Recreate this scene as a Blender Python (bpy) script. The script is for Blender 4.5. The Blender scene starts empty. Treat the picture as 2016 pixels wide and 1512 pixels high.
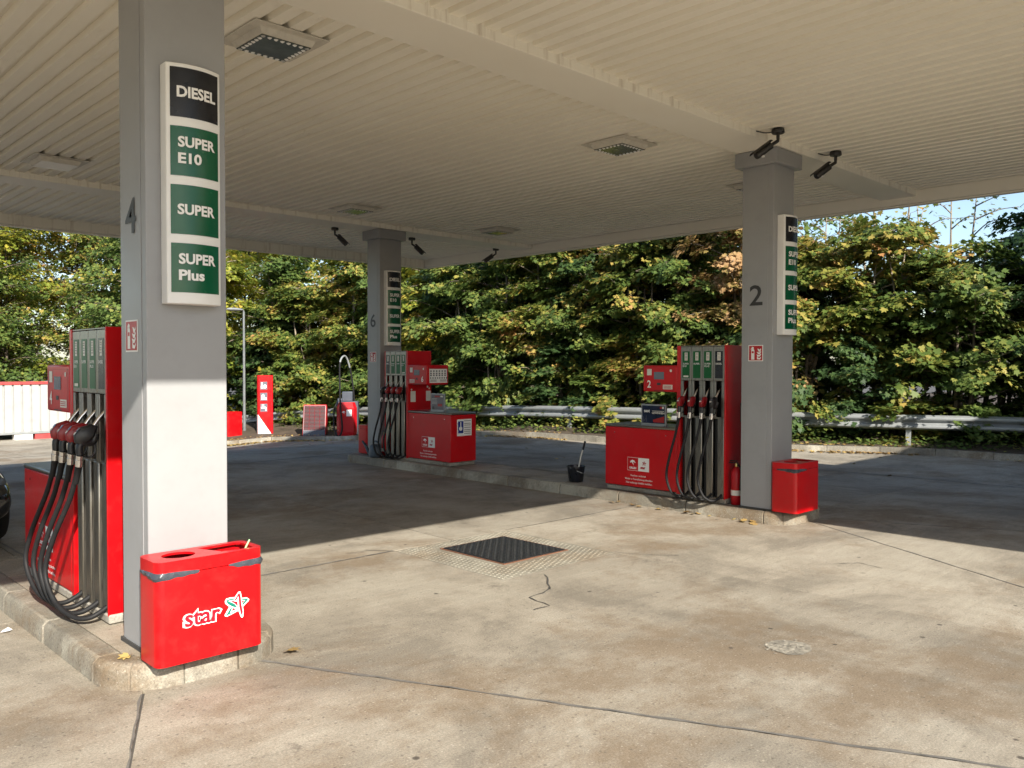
import bpy, bmesh, math, random
import numpy as np
from mathutils import Vector, Matrix
random.seed(7)
rng = np.random.default_rng(11)
SC = bpy.context.scene
COL = SC.collection

# ------------------------------------------------------------------ camera, sky, sun, exposure
CAMH = 1.65
YAW, PITCH, ROLL, FPX = 0.7991, 0.0229, 0.0014, 1659.43
cd = bpy.data.cameras.new('camera'); co = bpy.data.objects.new('camera', cd); COL.objects.link(co)
fw = Vector((math.cos(YAW)*math.cos(PITCH), math.sin(YAW)*math.cos(PITCH), -math.sin(PITCH)))
rt = Vector((math.sin(YAW), -math.cos(YAW), 0)); up = rt.cross(fw)
r2 = rt*math.cos(ROLL) + up*math.sin(ROLL); u2 = -rt*math.sin(ROLL) + up*math.cos(ROLL)
co.matrix_world = Matrix(((r2.x, u2.x, -fw.x, 0), (r2.y, u2.y, -fw.y, 0), (r2.z, u2.z, -fw.z, CAMH), (0, 0, 0, 1)))
cd.sensor_width = 36.0; cd.lens = FPX/2016*36.0; cd.clip_start = 0.05; cd.clip_end = 2000
SC.camera = co

SUNV = Vector((-0.50, -1.49, 1.0)).normalized()          # towards the sun
SUN_EL = math.asin(SUNV.z); SUN_AZ = math.atan2(SUNV.x, SUNV.y)
world = bpy.data.worlds.new('World'); SC.world = world; world.use_nodes = True
wn = world.node_tree.nodes; wl = world.node_tree.links
sky = wn.new('ShaderNodeTexSky'); sky.sky_type = 'NISHITA'; sky.sun_disc = False
sky.sun_elevation = SUN_EL; sky.sun_rotation = SUN_AZ; sky.air_density = 1.0; sky.dust_density = 0.9; sky.ozone_density = 1.3
wn['Background'].inputs['Strength'].default_value = 0.10
wl.new(sky.outputs[0], wn['Background'].inputs[0])
sl = bpy.data.lights.new('sun', 'SUN'); sl.energy = 4.7; sl.angle = math.radians(0.55); sl.color = (1.0, 0.935, 0.82)
so = bpy.data.objects.new('sun', sl); COL.objects.link(so); so.location = (0, 0, 40)
so.rotation_euler = SUNV.to_track_quat('Z', 'Y').to_euler()
SC.view_settings.view_transform = 'Standard'; SC.view_settings.look = 'None'
SC.view_settings.gamma = 1.0; SC.view_settings.use_curve_mapping = False
SC.view_settings.exposure = 1.12
SC.cycles.max_bounces = 5; SC.cycles.diffuse_bounces = 4; SC.cycles.glossy_bounces = 2; SC.cycles.transmission_bounces = 2
SC.cycles.transparent_max_bounces = 6; SC.cycles.caustics_reflective = False; SC.cycles.caustics_refractive = False
SC.cycles.use_denoising = True; SC.cycles.use_adaptive_sampling = True; SC.cycles.adaptive_threshold = 0.02
SC.cycles.sample_clamp_indirect = 6.0

# ------------------------------------------------------------------ materials
MATS = {}
def newmat(name):
    m = bpy.data.materials.new(name); m.use_nodes = True; MATS[name] = m
    nt = m.node_tree; return m, nt, nt.nodes['Principled BSDF']
def nd(nt, t, **kw):
    n = nt.nodes.new(t)
    for k, v in kw.items():
        if k in n.inputs: n.inputs[k].default_value = v
        else: setattr(n, k, v)
    return n
def ramp(nt, stops, interp='LINEAR'):
    n = nt.nodes.new('ShaderNodeValToRGB'); cr = n.color_ramp; cr.interpolation = interp
    while len(cr.elements) < len(stops): cr.elements.new(0.5)
    for e, (p, c) in zip(cr.elements, stops):
        e.position = p; e.color = (c[0], c[1], c[2], 1) if hasattr(c, '__len__') else (c, c, c, 1)
    return n
def mixc(nt, fac, a, b, mode='MIX'):
    n = nt.nodes.new('ShaderNodeMix'); n.data_type = 'RGBA'; n.blend_type = mode
    for s, v in ((0, fac), (6, a), (7, b)):
        if hasattr(v, 'is_linked') or hasattr(v, 'links'): nt.links.new(v, n.inputs[s])
        else: n.inputs[s].default_value = v if s == 0 else (v[0], v[1], v[2], 1)
    return n.outputs[2]
def M(name, col, rough=0.5, metal=0.0, var=0.1, scale=6.0, bump=0.0, bscale=60.0, coat=0.0, dirt=0.0, spec=0.5):
    if name in MATS: return MATS[name]
    m, nt, b = newmat(name)
    tc = nd(nt, 'ShaderNodeTexCoord'); L = nt.links.new
    no = nd(nt, 'ShaderNodeTexNoise', Scale=scale, Detail=6.0, Roughness=0.6); L(tc.outputs['Object'], no.inputs['Vector'])
    rp = ramp(nt, [(0.3, [c*(1-var) for c in col]), (0.7, [min(1, c*(1+var)) for c in col])]); L(no.outputs[0], rp.inputs[0])
    out = rp.outputs[0]
    if dirt:
        n2 = nd(nt, 'ShaderNodeTexNoise', Scale=scale*2.7, Detail=8.0, Roughness=0.7); L(tc.outputs['Object'], n2.inputs['Vector'])
        r2_ = ramp(nt, [(0.5, 0.0), (0.75, dirt)]); L(n2.outputs[0], r2_.inputs[0])
        out = mixc(nt, r2_.outputs[0], out, (0.12, 0.10, 0.08))
    L(out, b.inputs['Base Color'])
    rr = ramp(nt, [(0.3, max(0.02, rough*0.85)), (0.7, min(1, rough*1.15))]); L(no.outputs[0], rr.inputs[0]); L(rr.outputs[0], b.inputs['Roughness'])
    b.inputs['Metallic'].default_value = metal; b.inputs['Coat Weight'].default_value = coat; b.inputs['Coat Roughness'].default_value = 0.08
    b.inputs['Specular IOR Level'].default_value = spec
    if bump:
        n3 = nd(nt, 'ShaderNodeTexNoise', Scale=bscale, Detail=4.0); L(tc.outputs['Object'], n3.inputs['Vector'])
        bp = nd(nt, 'ShaderNodeBump', Strength=bump, Distance=0.01); L(n3.outputs[0], bp.inputs['Height']); L(bp.outputs[0], b.inputs['Normal'])
    return m

def concrete(name, base=(0.285, 0.254, 0.206), stain=1.0, speck=1.0, light=(0.330, 0.300, 0.247)):
    m, nt, b = newmat(name); L = nt.links.new
    geo = nd(nt, 'ShaderNodeNewGeometry'); oi = nd(nt, 'ShaderNodeObjectInfo')
    pos = geo.outputs['Position']
    n1 = nd(nt, 'ShaderNodeTexNoise', Scale=0.9, Detail=12.0, Roughness=0.72, Distortion=0.4); L(pos, n1.inputs['Vector'])
    r1 = ramp(nt, [(0.40, [c*0.74 for c in base]), (0.50, base), (0.60, light)]); L(n1.outputs[0], r1.inputs[0])
    # brushed / tyre-worn streaks
    mp = nd(nt, 'ShaderNodeMapping'); mp.inputs['Rotation'].default_value = (0, 0, 0.35); mp.inputs['Scale'].default_value = (1.6, 16.0, 1); L(pos, mp.inputs[0])
    n2 = nd(nt, 'ShaderNodeTexNoise', Scale=1.3, Detail=10.0, Roughness=0.7); L(mp.outputs[0], n2.inputs['Vector'])
    r2_ = ramp(nt, [(0.38, 0.78), (0.62, 1.14)]); L(n2.outputs[0], r2_.inputs[0])
    c = mixc(nt, 0.4, r1.outputs[0], r2_.outputs[0], 'MULTIPLY')
    # brown stains
    n3 = nd(nt, 'ShaderNodeTexNoise', Scale=0.45, Detail=14.0, Roughness=0.74, Distortion=0.2); mp3 = nd(nt, 'ShaderNodeMapping'); mp3.inputs['Location'].default_value = (3.1, 7.7, 0); L(pos, mp3.inputs[0]); L(mp3.outputs[0], n3.inputs['Vector'])
    r3 = ramp(nt, [(0.50, 0.0), (0.60, 0.70*stain)]); L(n3.outputs[0], r3.inputs[0])
    c = mixc(nt, r3.outputs[0], c, (0.175, 0.128, 0.082))
    # oil drips
    n4 = nd(nt, 'ShaderNodeTexNoise', Scale=1.5, Detail=12.0, Roughness=0.8); mp4 = nd(nt, 'ShaderNodeMapping'); mp4.inputs['Location'].default_value = (11.3, 2.2, 0); L(pos, mp4.inputs[0]); L(mp4.outputs[0], n4.inputs['Vector'])
    r4 = ramp(nt, [(0.585, 0.0), (0.66, 0.6*stain)]); L(n4.outputs[0], r4.inputs[0])
    c = mixc(nt, r4.outputs[0], c, (0.085, 0.07, 0.055))
    vo = nd(nt, 'ShaderNodeTexVoronoi', Scale=1.6); vo.inputs['Randomness'].default_value = 1.0
    nz = nd(nt, 'ShaderNodeTexNoise', Scale=9.0, Detail=3.0); L(pos, nz.inputs['Vector'])
    wv = mixc(nt, 0.05, pos, nz.outputs[1]); L(wv, vo.inputs['Vector'])
    r5 = ramp(nt, [(0.018, 0.85*stain), (0.032, 0.0)]); L(vo.outputs['Distance'], r5.inputs[0])
    c = mixc(nt, r5.outputs[0], c, (0.06, 0.05, 0.042))
    # aggregate speckle: fine grain, dark pits and pale stones
    n6 = nd(nt, 'ShaderNodeTexNoise', Scale=95.0, Detail=5.0, Roughness=0.9); L(pos, n6.inputs['Vector'])
    r6 = ramp(nt, [(0.38, 0.55), (0.5, 1.0), (0.62, 1.4)]); L(n6.outputs[0], r6.inputs[0])
    c = mixc(nt, 0.75*speck, c, r6.outputs[0], 'MULTIPLY')
    for sc_, lo, rad_, colr, amt in ((30.0, 0.72, 0.26, (0.08, 0.07, 0.06), 0.55), (44.0, 0.78, 0.26, (0.55, 0.51, 0.44), 0.32), (6.0, 0.88, 0.12, (0.05, 0.042, 0.036), 0.85)):
        n7 = nd(nt, 'ShaderNodeTexVoronoi', Scale=sc_); L(pos, n7.inputs['Vector'])
        r7 = ramp(nt, [(rad_*.6, 1.0), (rad_, 0.0)]); L(n7.outputs['Distance'], r7.inputs[0])
        sp = nd(nt, 'ShaderNodeSeparateColor'); L(n7.outputs['Color'], sp.inputs[0])
        gt = nd(nt, 'ShaderNodeMath', operation='GREATER_THAN'); L(sp.outputs[0], gt.inputs[0]); gt.inputs[1].default_value = lo
        mu_ = nd(nt, 'ShaderNodeMath', operation='MULTIPLY'); L(gt.outputs[0], mu_.inputs[0]); L(r7.outputs[0], mu_.inputs[1])
        m2_ = nd(nt, 'ShaderNodeMath', operation='MULTIPLY'); L(mu_.outputs[0], m2_.inputs[0]); m2_.inputs[1].default_value = amt*speck
        c = mixc(nt, m2_.outputs[0], c, colr)
    rv = ramp(nt, [(0.0, 0.90), (1.0, 1.08)]); L(oi.outputs['Random'], rv.inputs[0])
    c = mixc(nt, 1.0, c, rv.outputs[0], 'MULTIPLY')
    L(c, b.inputs['Base Color'])
    rr = ramp(nt, [(0.35, 0.62), (0.65, 0.9)]); L(n3.outputs[0], rr.inputs[0]); L(rr.outputs[0], b.inputs['Roughness'])
    b.inputs['Specular IOR Level'].default_value = 0.3
    bp = nd(nt, 'ShaderNodeBump', Strength=0.35, Distance=0.006); L(n6.outputs[0], bp.inputs['Height']); L(bp.outputs[0], b.inputs['Normal'])
    return m

def leafmat(name, stops, trans=0.35):
    m, nt, b = newmat(name); L = nt.links.new
    geo = nd(nt, 'ShaderNodeNewGeometry'); oi = nd(nt, 'ShaderNodeObjectInfo')
    # patch-wise autumn tint, so that whole sprays turn together
    n1 = nd(nt, 'ShaderNodeTexNoise', Scale=0.9, Detail=3.0); L(geo.outputs['Position'], n1.inputs['Vector'])
    ad = nd(nt, 'ShaderNodeMath', operation='MULTIPLY_ADD'); L(geo.outputs['Random Per Island'], ad.inputs[0]); ad.inputs[1].default_value = 0.62
    s2 = nd(nt, 'ShaderNodeMath', operation='MULTIPLY_ADD'); L(n1.outputs[0], s2.inputs[0]); s2.inputs[1].default_value = 1.5; s2.inputs[2].default_value = -0.56
    L(s2.outputs[0], ad.inputs[2])
    rp = ramp(nt, stops); L(ad.outputs[0], rp.inputs[0])
    L(rp.outputs[0], b.inputs['Base Color']); b.inputs['Roughness'].default_value = 0.5; b.inputs['Specular IOR Level'].default_value = 0.35
    tr = nd(nt, 'ShaderNodeBsdfTranslucent'); L(rp.outputs[0], tr.inputs[0])
    mx = nd(nt, 'ShaderNodeMixShader'); mx.inputs[0].default_value = trans
    out = [n for n in nt.nodes if n.type == 'OUTPUT_MATERIAL'][0]
    L(b.outputs[0], mx.inputs[1]); L(tr.outputs[0], mx.inputs[2]); L(mx.outputs[0], out.inputs[0])
    return m

M('red', (0.50, 0.002, 0.005), 0.34, var=0.07, scale=3, coat=0.12, spec=0.35, dirt=0.14, bump=0.015, bscale=7)
M('red_dull', (0.40, 0.006, 0.012), 0.4, var=0.06, coat=0.08, spec=0.35)
M('white', (0.78, 0.77, 0.75), 0.45, var=0.04)
M('white_print', (0.80, 0.79, 0.77), 0.5, var=0.03)
M('label_white', (0.66, 0.64, 0.58), 0.5, var=0.06)
M('green_panel', (0.002, 0.085, 0.036), 0.25, var=0.06, coat=0.0, spec=0.4)
M('black_panel', (0.008, 0.009, 0.013), 0.25, var=0.1, coat=0.0, spec=0.4)
M('green_label', (0.003, 0.09, 0.022), 0.35, var=0.1, spec=0.3)
M('black', (0.012, 0.012, 0.013), 0.45, var=0.15)
M('nozzle_red', (0.22, 0.006, 0.010), 0.35, var=0.2, dirt=0.2)
M('rubber', (0.013, 0.013, 0.014), 0.6, var=0.2, scale=20, bump=0.1, spec=0.25)
M('column_paint', (0.298, 0.301, 0.309), 0.40, var=0.05, scale=2.2, bump=0.03, bscale=180, dirt=0.10)
M('digit_grey', (0.03, 0.03, 0.031), 0.45)
M('screen', (0.13, 0.15, 0.19), 0.12, var=0.1)
M('dark_bag', (0.02, 0.021, 0.024), 0.22, var=0.3, scale=25, bump=0.9, bscale=35)
M('bag_grey', (0.05, 0.056, 0.07), 0.28, var=0.2, scale=12, bump=0.5, bscale=30)
M('galv', (0.29, 0.305, 0.31), 0.42, metal=0.3, var=0.08, scale=5, bump=0.02)
M('pole_grey', (0.17, 0.18, 0.185), 0.45, metal=0.2, var=0.15)
M('chrome', (0.72, 0.72, 0.72), 0.18, metal=1.0, var=0.05)
M('camera_black', (0.02, 0.018, 0.016), 0.4)
M('rust', (0.15, 0.065, 0.035), 0.8, var=0.3, scale=30, bump=0.4)
M('lens_glass', (0.10, 0.115, 0.10), 0.12, var=0.25, scale=8)
M('lens_frosted', (0.62, 0.60, 0.54), 0.35, var=0.1)
M('lamp_white', (0.62, 0.58, 0.50), 0.5, var=0.08, dirt=0.25)
M('slate', (0.055, 0.065, 0.085), 0.5, var=0.12)
M('can_plastic', (0.045, 0.065, 0.09), 0.45, var=0.12)
M('bucket_black', (0.01, 0.012, 0.018), 0.3)
M('poster_navy', (0.018, 0.026, 0.055), 0.15, var=0.35, scale=9)
M('poster_grey', (0.14, 0.14, 0.17), 0.15, var=0.1)
M('poster_red', (0.35, 0.03, 0.03), 0.2)
M('sign_blue', (0.01, 0.03, 0.22), 0.3)
M('logo_green', (0.0, 0.17, 0.12), 0.35)
M('logo_red', (0.42, 0.005, 0.02), 0.35)
M('car_paint', (0.008, 0.009, 0.013), 0.15, var=0.1, coat=1.0)
M('car_glass', (0.02, 0.025, 0.03), 0.03)
M('bark', (0.15, 0.12, 0.09), 0.9, var=0.45, scale=10, bump=0.8, bscale=26)
M('bark_pale', (0.24, 0.20, 0.15), 0.9, var=0.45, scale=8, bump=0.8, bscale=26)
M('soil', (0.07, 0.05, 0.032), 0.95, var=0.4, scale=3, bump=0.9, bscale=14)
M('asphalt', (0.085, 0.078, 0.070), 0.9, var=0.25, scale=2, bump=0.5)
M('sealant', (0.05, 0.048, 0.045), 0.85, var=0.3, scale=6, bump=0.4)
M('wood_yellow', (0.5, 0.3, 0.08), 0.6)
M('brass', (0.55, 0.42, 0.15), 0.3, metal=0.9)
M('straw_green', (0.35, 0.7, 0.3), 0.4)
M('container_white', (0.37, 0.37, 0.36), 0.5, var=0.06, scale=1.2, dirt=0.25)
M('container_red', (0.42, 0.05, 0.05), 0.5, var=0.15)
M('added_wall', (0.62, 0.60, 0.56), 0.7, var=0.06)
concrete('concrete')
concrete('concrete_kerb', base=(0.235, 0.215, 0.175), stain=1.3, speck=1.0, light=(0.37, 0.35, 0.29))
concrete('concrete_pave', base=(0.34, 0.30, 0.24), stain=0.9, speck=0.8)
concrete('concrete_bounce', base=(0.48, 0.45, 0.39), stain=0.3, speck=0.7, light=(0.54, 0.51, 0.45))  # made paler to bounce extra light onto the canopy ceiling
concrete('cover_concrete', base=(0.26, 0.242, 0.198), stain=0.8, speck=0.9, light=(0.31, 0.29, 0.24))
concrete('plinth', base=(0.33, 0.31, 0.27), stain=1.2)

# brushed stainless steel
m, nt, b = newmat('steel'); L = nt.links.new
tc = nd(nt, 'ShaderNodeTexCoord'); mp = nd(nt, 'ShaderNodeMapping'); mp.inputs['Scale'].default_value = (60, 60, 1.2); L(tc.outputs['Object'], mp.inputs[0])
no = nd(nt, 'ShaderNodeTexNoise', Scale=6.0, Detail=4.0); L(mp.outputs[0], no.inputs['Vector'])
rp = ramp(nt, [(0.3, (0.20, 0.185, 0.16)), (0.7, (0.28, 0.26, 0.225))]); L(no.outputs[0], rp.inputs[0]); L(rp.outputs[0], b.inputs['Base Color'])
rr = ramp(nt, [(0.3, 0.24), (0.7, 0.42)]); L(no.outputs[0], rr.inputs[0]); L(rr.outputs[0], b.inputs['Roughness']); b.inputs['Metallic'].default_value = 0.9
# ceiling paint: aged cream, peeling flakes and dirty spots
m, nt, b = newmat('ceiling_paint'); L = nt.links.new
geo = nd(nt, 'ShaderNodeNewGeometry'); pos = geo.outputs['Position']
n1 = nd(nt, 'ShaderNodeTexNoise', Scale=0.8, Detail=7.0, Roughness=0.6); L(pos, n1.inputs['Vector'])
r1 = ramp(nt, [(0.3, (0.89, 0.835, 0.71)), (0.7, (0.94, 0.89, 0.78))]); L(n1.outputs[0], r1.inputs[0])
mp = nd(nt, 'ShaderNodeMapping'); mp.inputs['Scale'].default_value = (1.0, 0.35, 1); L(pos, mp.inputs[0])
n2 = nd(nt, 'ShaderNodeTexNoise', Scale=7.0, Detail=8.0, Roughness=0.72); L(mp.outputs[0], n2.inputs['Vector'])
r2_ = ramp(nt, [(0.63, 0.0), (0.76, 0.38)]); L(n2.outputs[0], r2_.inputs[0])
c = mixc(nt, r2_.outputs[0], r1.outputs[0], (0.42, 0.33, 0.23))
n4 = nd(nt, 'ShaderNodeTexNoise', Scale=0.5, Detail=3.0); L(pos, n4.inputs['Vector'])
n3 = nd(nt, 'ShaderNodeTexNoise', Scale=16.0, Detail=6.0, Roughness=0.65, Distortion=1.2); L(mp.outputs[0], n3.inputs['Vector'])
mu = nd(nt, 'ShaderNodeMath', operation='MULTIPLY'); rg = ramp(nt, [(0.42, 0.0), (0.6, 1.0)]); L(n4.outputs[0], rg.inputs[0])
rf = ramp(nt, [(0.57, 0.0), (0.60, 1.0)]); L(n3.outputs[0], rf.inputs[0]); L(rf.outputs[0], mu.inputs[0]); L(rg.outputs[0], mu.inputs[1])
c = mixc(nt, mu.outputs[0], c, (0.93, 0.88, 0.78))
L(c, b.inputs['Base Color']); b.inputs['Roughness'].default_value = 0.55
bp = nd(nt, 'ShaderNodeBump', Strength=0.5, Distance=0.008); L(mu.outputs[0], bp.inputs['Height']); L(bp.outputs[0], b.inputs['Normal'])
# beam paint with grime runs
m, nt, b = newmat('beam_paint'); L = nt.links.new
geo = nd(nt, 'ShaderNodeNewGeometry'); pos = geo.outputs['Position']
n1 = nd(nt, 'ShaderNodeTexNoise', Scale=1.2, Detail=5.0); L(pos, n1.inputs['Vector'])
r1 = ramp(nt, [(0.3, (0.87, 0.82, 0.71)), (0.7, (0.91, 0.87, 0.77))]); L(n1.outputs[0], r1.inputs[0])
mp = nd(nt, 'ShaderNodeMapping'); mp.inputs['Scale'].default_value = (7, 0.6, 0.5); L(pos, mp.inputs[0])
n2 = nd(nt, 'ShaderNodeTexNoise', Scale=1.6, Detail=6.0, Roughness=0.7); L(mp.outputs[0], n2.inputs['Vector'])
r2_ = ramp(nt, [(0.52, 0.0), (0.72, 0.55)]); L(n2.outputs[0], r2_.inputs[0])
sx = nd(nt, 'ShaderNodeSeparateXYZ'); L(geo.outputs['Normal'], sx.inputs[0])
ab = nd(nt, 'ShaderNodeMath', operation='ABSOLUTE'); L(sx.outputs[1], ab.inputs[0])
mu = nd(nt, 'ShaderNodeMath', operation='MULTIPLY'); L(ab.outputs[0], mu.inputs[0]); L(r2_.outputs[0], mu.inputs[1])
c = mixc(nt, mu.outputs[0], r1.outputs[0], (0.34, 0.24, 0.15)); L(c, b.inputs['Base Color']); b.inputs['Roughness'].default_value = 0.5
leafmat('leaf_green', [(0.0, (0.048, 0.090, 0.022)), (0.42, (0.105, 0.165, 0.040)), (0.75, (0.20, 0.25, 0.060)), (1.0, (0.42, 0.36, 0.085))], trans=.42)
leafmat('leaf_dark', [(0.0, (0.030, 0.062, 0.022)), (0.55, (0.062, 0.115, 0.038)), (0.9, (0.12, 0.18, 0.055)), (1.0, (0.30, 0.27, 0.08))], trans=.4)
leafmat('leaf_yellow', [(0.0, (0.12, 0.18, 0.030)), (0.38, (0.24, 0.28, 0.042)), (0.7, (0.43, 0.39, 0.055)), (1.0, (0.56, 0.34, 0.08))], trans=.42)
leafmat('leaf_mixed', [(0.0, (0.060, 0.105, 0.024)), (0.38, (0.135, 0.19, 0.040)), (0.62, (0.28, 0.28, 0.058)), (0.83, (0.46, 0.34, 0.09)), (1.0, (0.50, 0.25, 0.10))], trans=.42)
leafmat('leaf_brown', [(0.0, (0.11, 0.13, 0.035)), (0.3, (0.28, 0.22, 0.07)), (0.6, (0.46, 0.29, 0.13)), (1.0, (0.56, 0.36, 0.19))], trans=.4)
leafmat('leaf_fallen', [(0.0, (0.16, 0.09, 0.035)), (0.5, (0.34, 0.22, 0.08)), (1.0, (0.50, 0.38, 0.14))], trans=0.1)

# ------------------------------------------------------------------ mesh helpers
def tag(o, label=None, cat=None, group=None, kind=None):
    if label: o['label'] = label
    if cat: o['category'] = cat
    if group: o['group'] = group
    if kind: o['kind'] = kind
    return o
def empty(name, loc, label=None, cat=None, group=None, kind=None):
    o = bpy.data.objects.new(name, None); COL.objects.link(o); o.location = loc; o.empty_display_size = 0.2
    return tag(o, label, cat, group, kind)
def wloc(o):
    v = Vector((0, 0, 0))
    while o: v += o.location; o = o.parent
    return v
def rrect(x0, x1, y0, y1, r, n=6):
    pts = []
    for cx, cy, a0 in ((x1-r, y0+r, -90), (x1-r, y1-r, 0), (x0+r, y1-r, 90), (x0+r, y0+r, 180)):
        for i in range(n+1):
            a = math.radians(a0 + 90*i/n); pts.append((cx+r*math.cos(a), cy+r*math.sin(a)))
    return pts
def spline(pts, n=8):
    P = [Vector(p) for p in pts]; out = []
    for i in range(len(P)-1):
        p0 = P[max(i-1, 0)]; p1 = P[i]; p2 = P[i+1]; p3 = P[min(i+2, len(P)-1)]
        for k in range(n):
            t = k/n
            out.append(0.5*((2*p1)+(p2-p0)*t+(2*p0-5*p1+4*p2-p3)*t*t+(3*p1-p0-3*p2+p3)*t**3))
    out.append(P[-1]); return out
class MB:
    def __init__(s): s.v = []; s.f = []
    def add(s, vs, fs):
        n = len(s.v); s.v += [tuple(v) for v in vs]; s.f += [tuple(i+n for i in f) for f in fs]; return s
    def box(s, x0, x1, y0, y1, z0, z1):
        return s.add([(x0, y0, z0), (x1, y0, z0), (x1, y1, z0), (x0, y1, z0), (x0, y0, z1), (x1, y0, z1), (x1, y1, z1), (x0, y1, z1)],
                     [(0, 3, 2, 1), (4, 5, 6, 7), (0, 1, 5, 4), (1, 2, 6, 5), (2, 3, 7, 6), (3, 0, 4, 7)])
    def prism(s, poly, z0, z1, T=None):
        n = len(poly); T = T or (lambda x, y, z: (x, y, z))
        vs = [T(x, y, z0) for x, y in poly] + [T(x, y, z1) for x, y in poly]
        return s.add(vs, [tuple(range(n))[::-1], tuple(range(n, 2*n))] + [(i, (i+1) % n, n+(i+1) % n, n+i) for i in range(n)])
    def ring(s, poly, z0, z1, t):           # open wall following a closed polygon, thickness t inwards
        n = len(poly); cx = sum(p[0] for p in poly)/n; cy = sum(p[1] for p in poly)/n
        inn = []
        for x, y in poly:
            d = math.hypot(x-cx, y-cy); inn.append((x-(x-cx)/d*t, y-(y-cy)/d*t))
        vs = [(x, y, z0) for x, y in poly]+[(x, y, z1) for x, y in poly]+[(x, y, z0) for x, y in inn]+[(x, y, z1) for x, y in inn]
        fs = []
        for i in range(n):
            j = (i+1) % n
            fs += [(i, j, n+j, n+i), (2*n+j, 2*n+i, 3*n+i, 3*n+j), (n+i, n+j, 3*n+j, 3*n+i), (j, i, 2*n+i, 2*n+j)]
        return s.add(vs, fs)
    def tube(s, pts, r, n=8, cap=True):
        P = [Vector(p) for p in pts]; R = r if hasattr(r, '__len__') else [r]*len(P)
        base = []; prev = None
        for i, p in enumerate(P):
            t = (P[min(i+1, len(P)-1)]-P[max(i-1, 0)])
            t = t.normalized() if t.length > 1e-9 else Vector((0, 0, 1))
            if prev is None: a = t.orthogonal().normalized()
            else: a = (prev - t*prev.dot(t)); a = a.normalized() if a.length > 1e-6 else t.orthogonal().normalized()
            prev = a; b_ = t.cross(a)
            base.append([p+(a*math.cos(2*math.pi*k/n)+b_*math.sin(2*math.pi*k/n))*R[i] for k in range(n)])
        vs = [v for ring_ in base for v in ring_]; m_ = len(P)
        fs = [(i*n+k, i*n+(k+1) % n, (i+1)*n+(k+1) % n, (i+1)*n+k) for i in range(m_-1) for k in range(n)]
        if cap: fs += [tuple(range(n))[::-1], tuple(range((m_-1)*n, m_*n))]
        return s.add(vs, fs)
    def lathe(s, prof, c=(0, 0, 0), n=20):
        vs = []; fs = []
        for r, z in prof: vs += [(c[0]+r*math.cos(2*math.pi*k/n), c[1]+r*math.sin(2*math.pi*k/n), c[2]+z) for k in range(n)]
        for i in range(len(prof)-1):
            fs += [(i*n+k, i*n+(k+1) % n, (i+1)*n+(k+1) % n, (i+1)*n+k) for k in range(n)]
        fs += [tuple(range(n))[::-1], tuple(range((len(prof)-1)*n, len(prof)*n))]
        return s.add(vs, fs)
    def xform(s, F): s.v = [tuple(F(*v)) for v in s.v]; return s
    def mesh(s, name, off=Vector((0, 0, 0)), recalc=True):
        me = bpy.data.meshes.new(name); me.from_pydata([(v[0]-off.x, v[1]-off.y, v[2]-off.z) for v in s.v], [], s.f)
        if recalc:
            bm = bmesh.new(); bm.from_mesh(me); bmesh.ops.recalc_face_normals(bm, faces=bm.faces); bm.to_mesh(me); bm.free()
        return me
    def build(s, name, mat, parent=None, bevel=0.0, smooth=True, kind=None, recalc=True, loc=None):
        off = wloc(parent) if parent else (Vector(loc) if loc else Vector((0, 0, 0)))
        me = s.mesh(name, off, recalc)
        return link(name, me, mat, parent, bevel, smooth, kind, loc)
def link(name, me, mat, parent=None, bevel=0.0, smooth=True, kind=None, loc=None):
    if isinstance(mat, str): mat = MATS[mat]
    if mat and not me.materials: me.materials.append(mat)
    if smooth:
        me.shade_smooth(); me.set_sharp_from_angle(angle=math.radians(38))
    o = bpy.data.objects.new(name, me); COL.objects.link(o); o.parent = parent
    if loc and not parent: o.location = loc
    if bevel:
        bv = o.modifiers.new('bevel', 'BEVEL'); bv.width = bevel; bv.segments = 2; bv.limit_method = 'ANGLE'; bv.angle_limit = math.radians(40); bv.harden_normals = False
    if kind: o['kind'] = kind
    return o
def B(*a): return MB().box(*a)

TXT = {}
def text_verts(s, bold=0.0, spacing=1.0):
    k = (s, bold, spacing)
    if k not in TXT:
        cu = bpy.data.curves.new('t', 'FONT'); cu.body = s; cu.size = 1.0; cu.offset = bold; cu.space_character = spacing; cu.resolution_u = 3
        ob = bpy.data.objects.new('t', cu); me = bpy.data.meshes.new_from_object(ob)
        TXT[k] = ([tuple(v.co) for v in me.vertices], [tuple(p.vertices) for p in me.polygons])
        bpy.data.objects.remove(ob); bpy.data.curves.remove(cu); bpy.data.meshes.remove(me)
    return TXT[k]
RA = Vector((0, -1, 0)); RB = Vector((1, 0, 0)); UP = Vector((0, 0, 1))      # reading directions on faces looking to -x and to -y
def text(s, org, right, h, mat, parent, width=None, bold=0.02, anchor='L', bend=None, name='lettering', off=0.0025, spacing=1.0):
    """flat lettering: cap height h, org = left (or centre) of the baseline, on a face whose outward normal is right x up"""
    vs, fs = text_verts(s, bold, spacing)
    x0 = min(v[0] for v in vs); x1 = max(v[0] for v in vs); cap = 0.73
    ky = h/cap; kx = ky if not width else width/(x1-x0)
    ox = -x0*kx - (0 if anchor == 'L' else (x1-x0)*kx/2)
    nrm = right.cross(UP); org = Vector(org)
    mb = MB(); out = []
    for v in vs:
        p = org + right*(v[0]*kx+ox) + UP*(v[1]*ky) + nrm*off
        if bend: p = bend(p)
        out.append(p)
    mb.add(out, fs)
    return mb.build(name, mat, parent, smooth=False, recalc=False)
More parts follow.
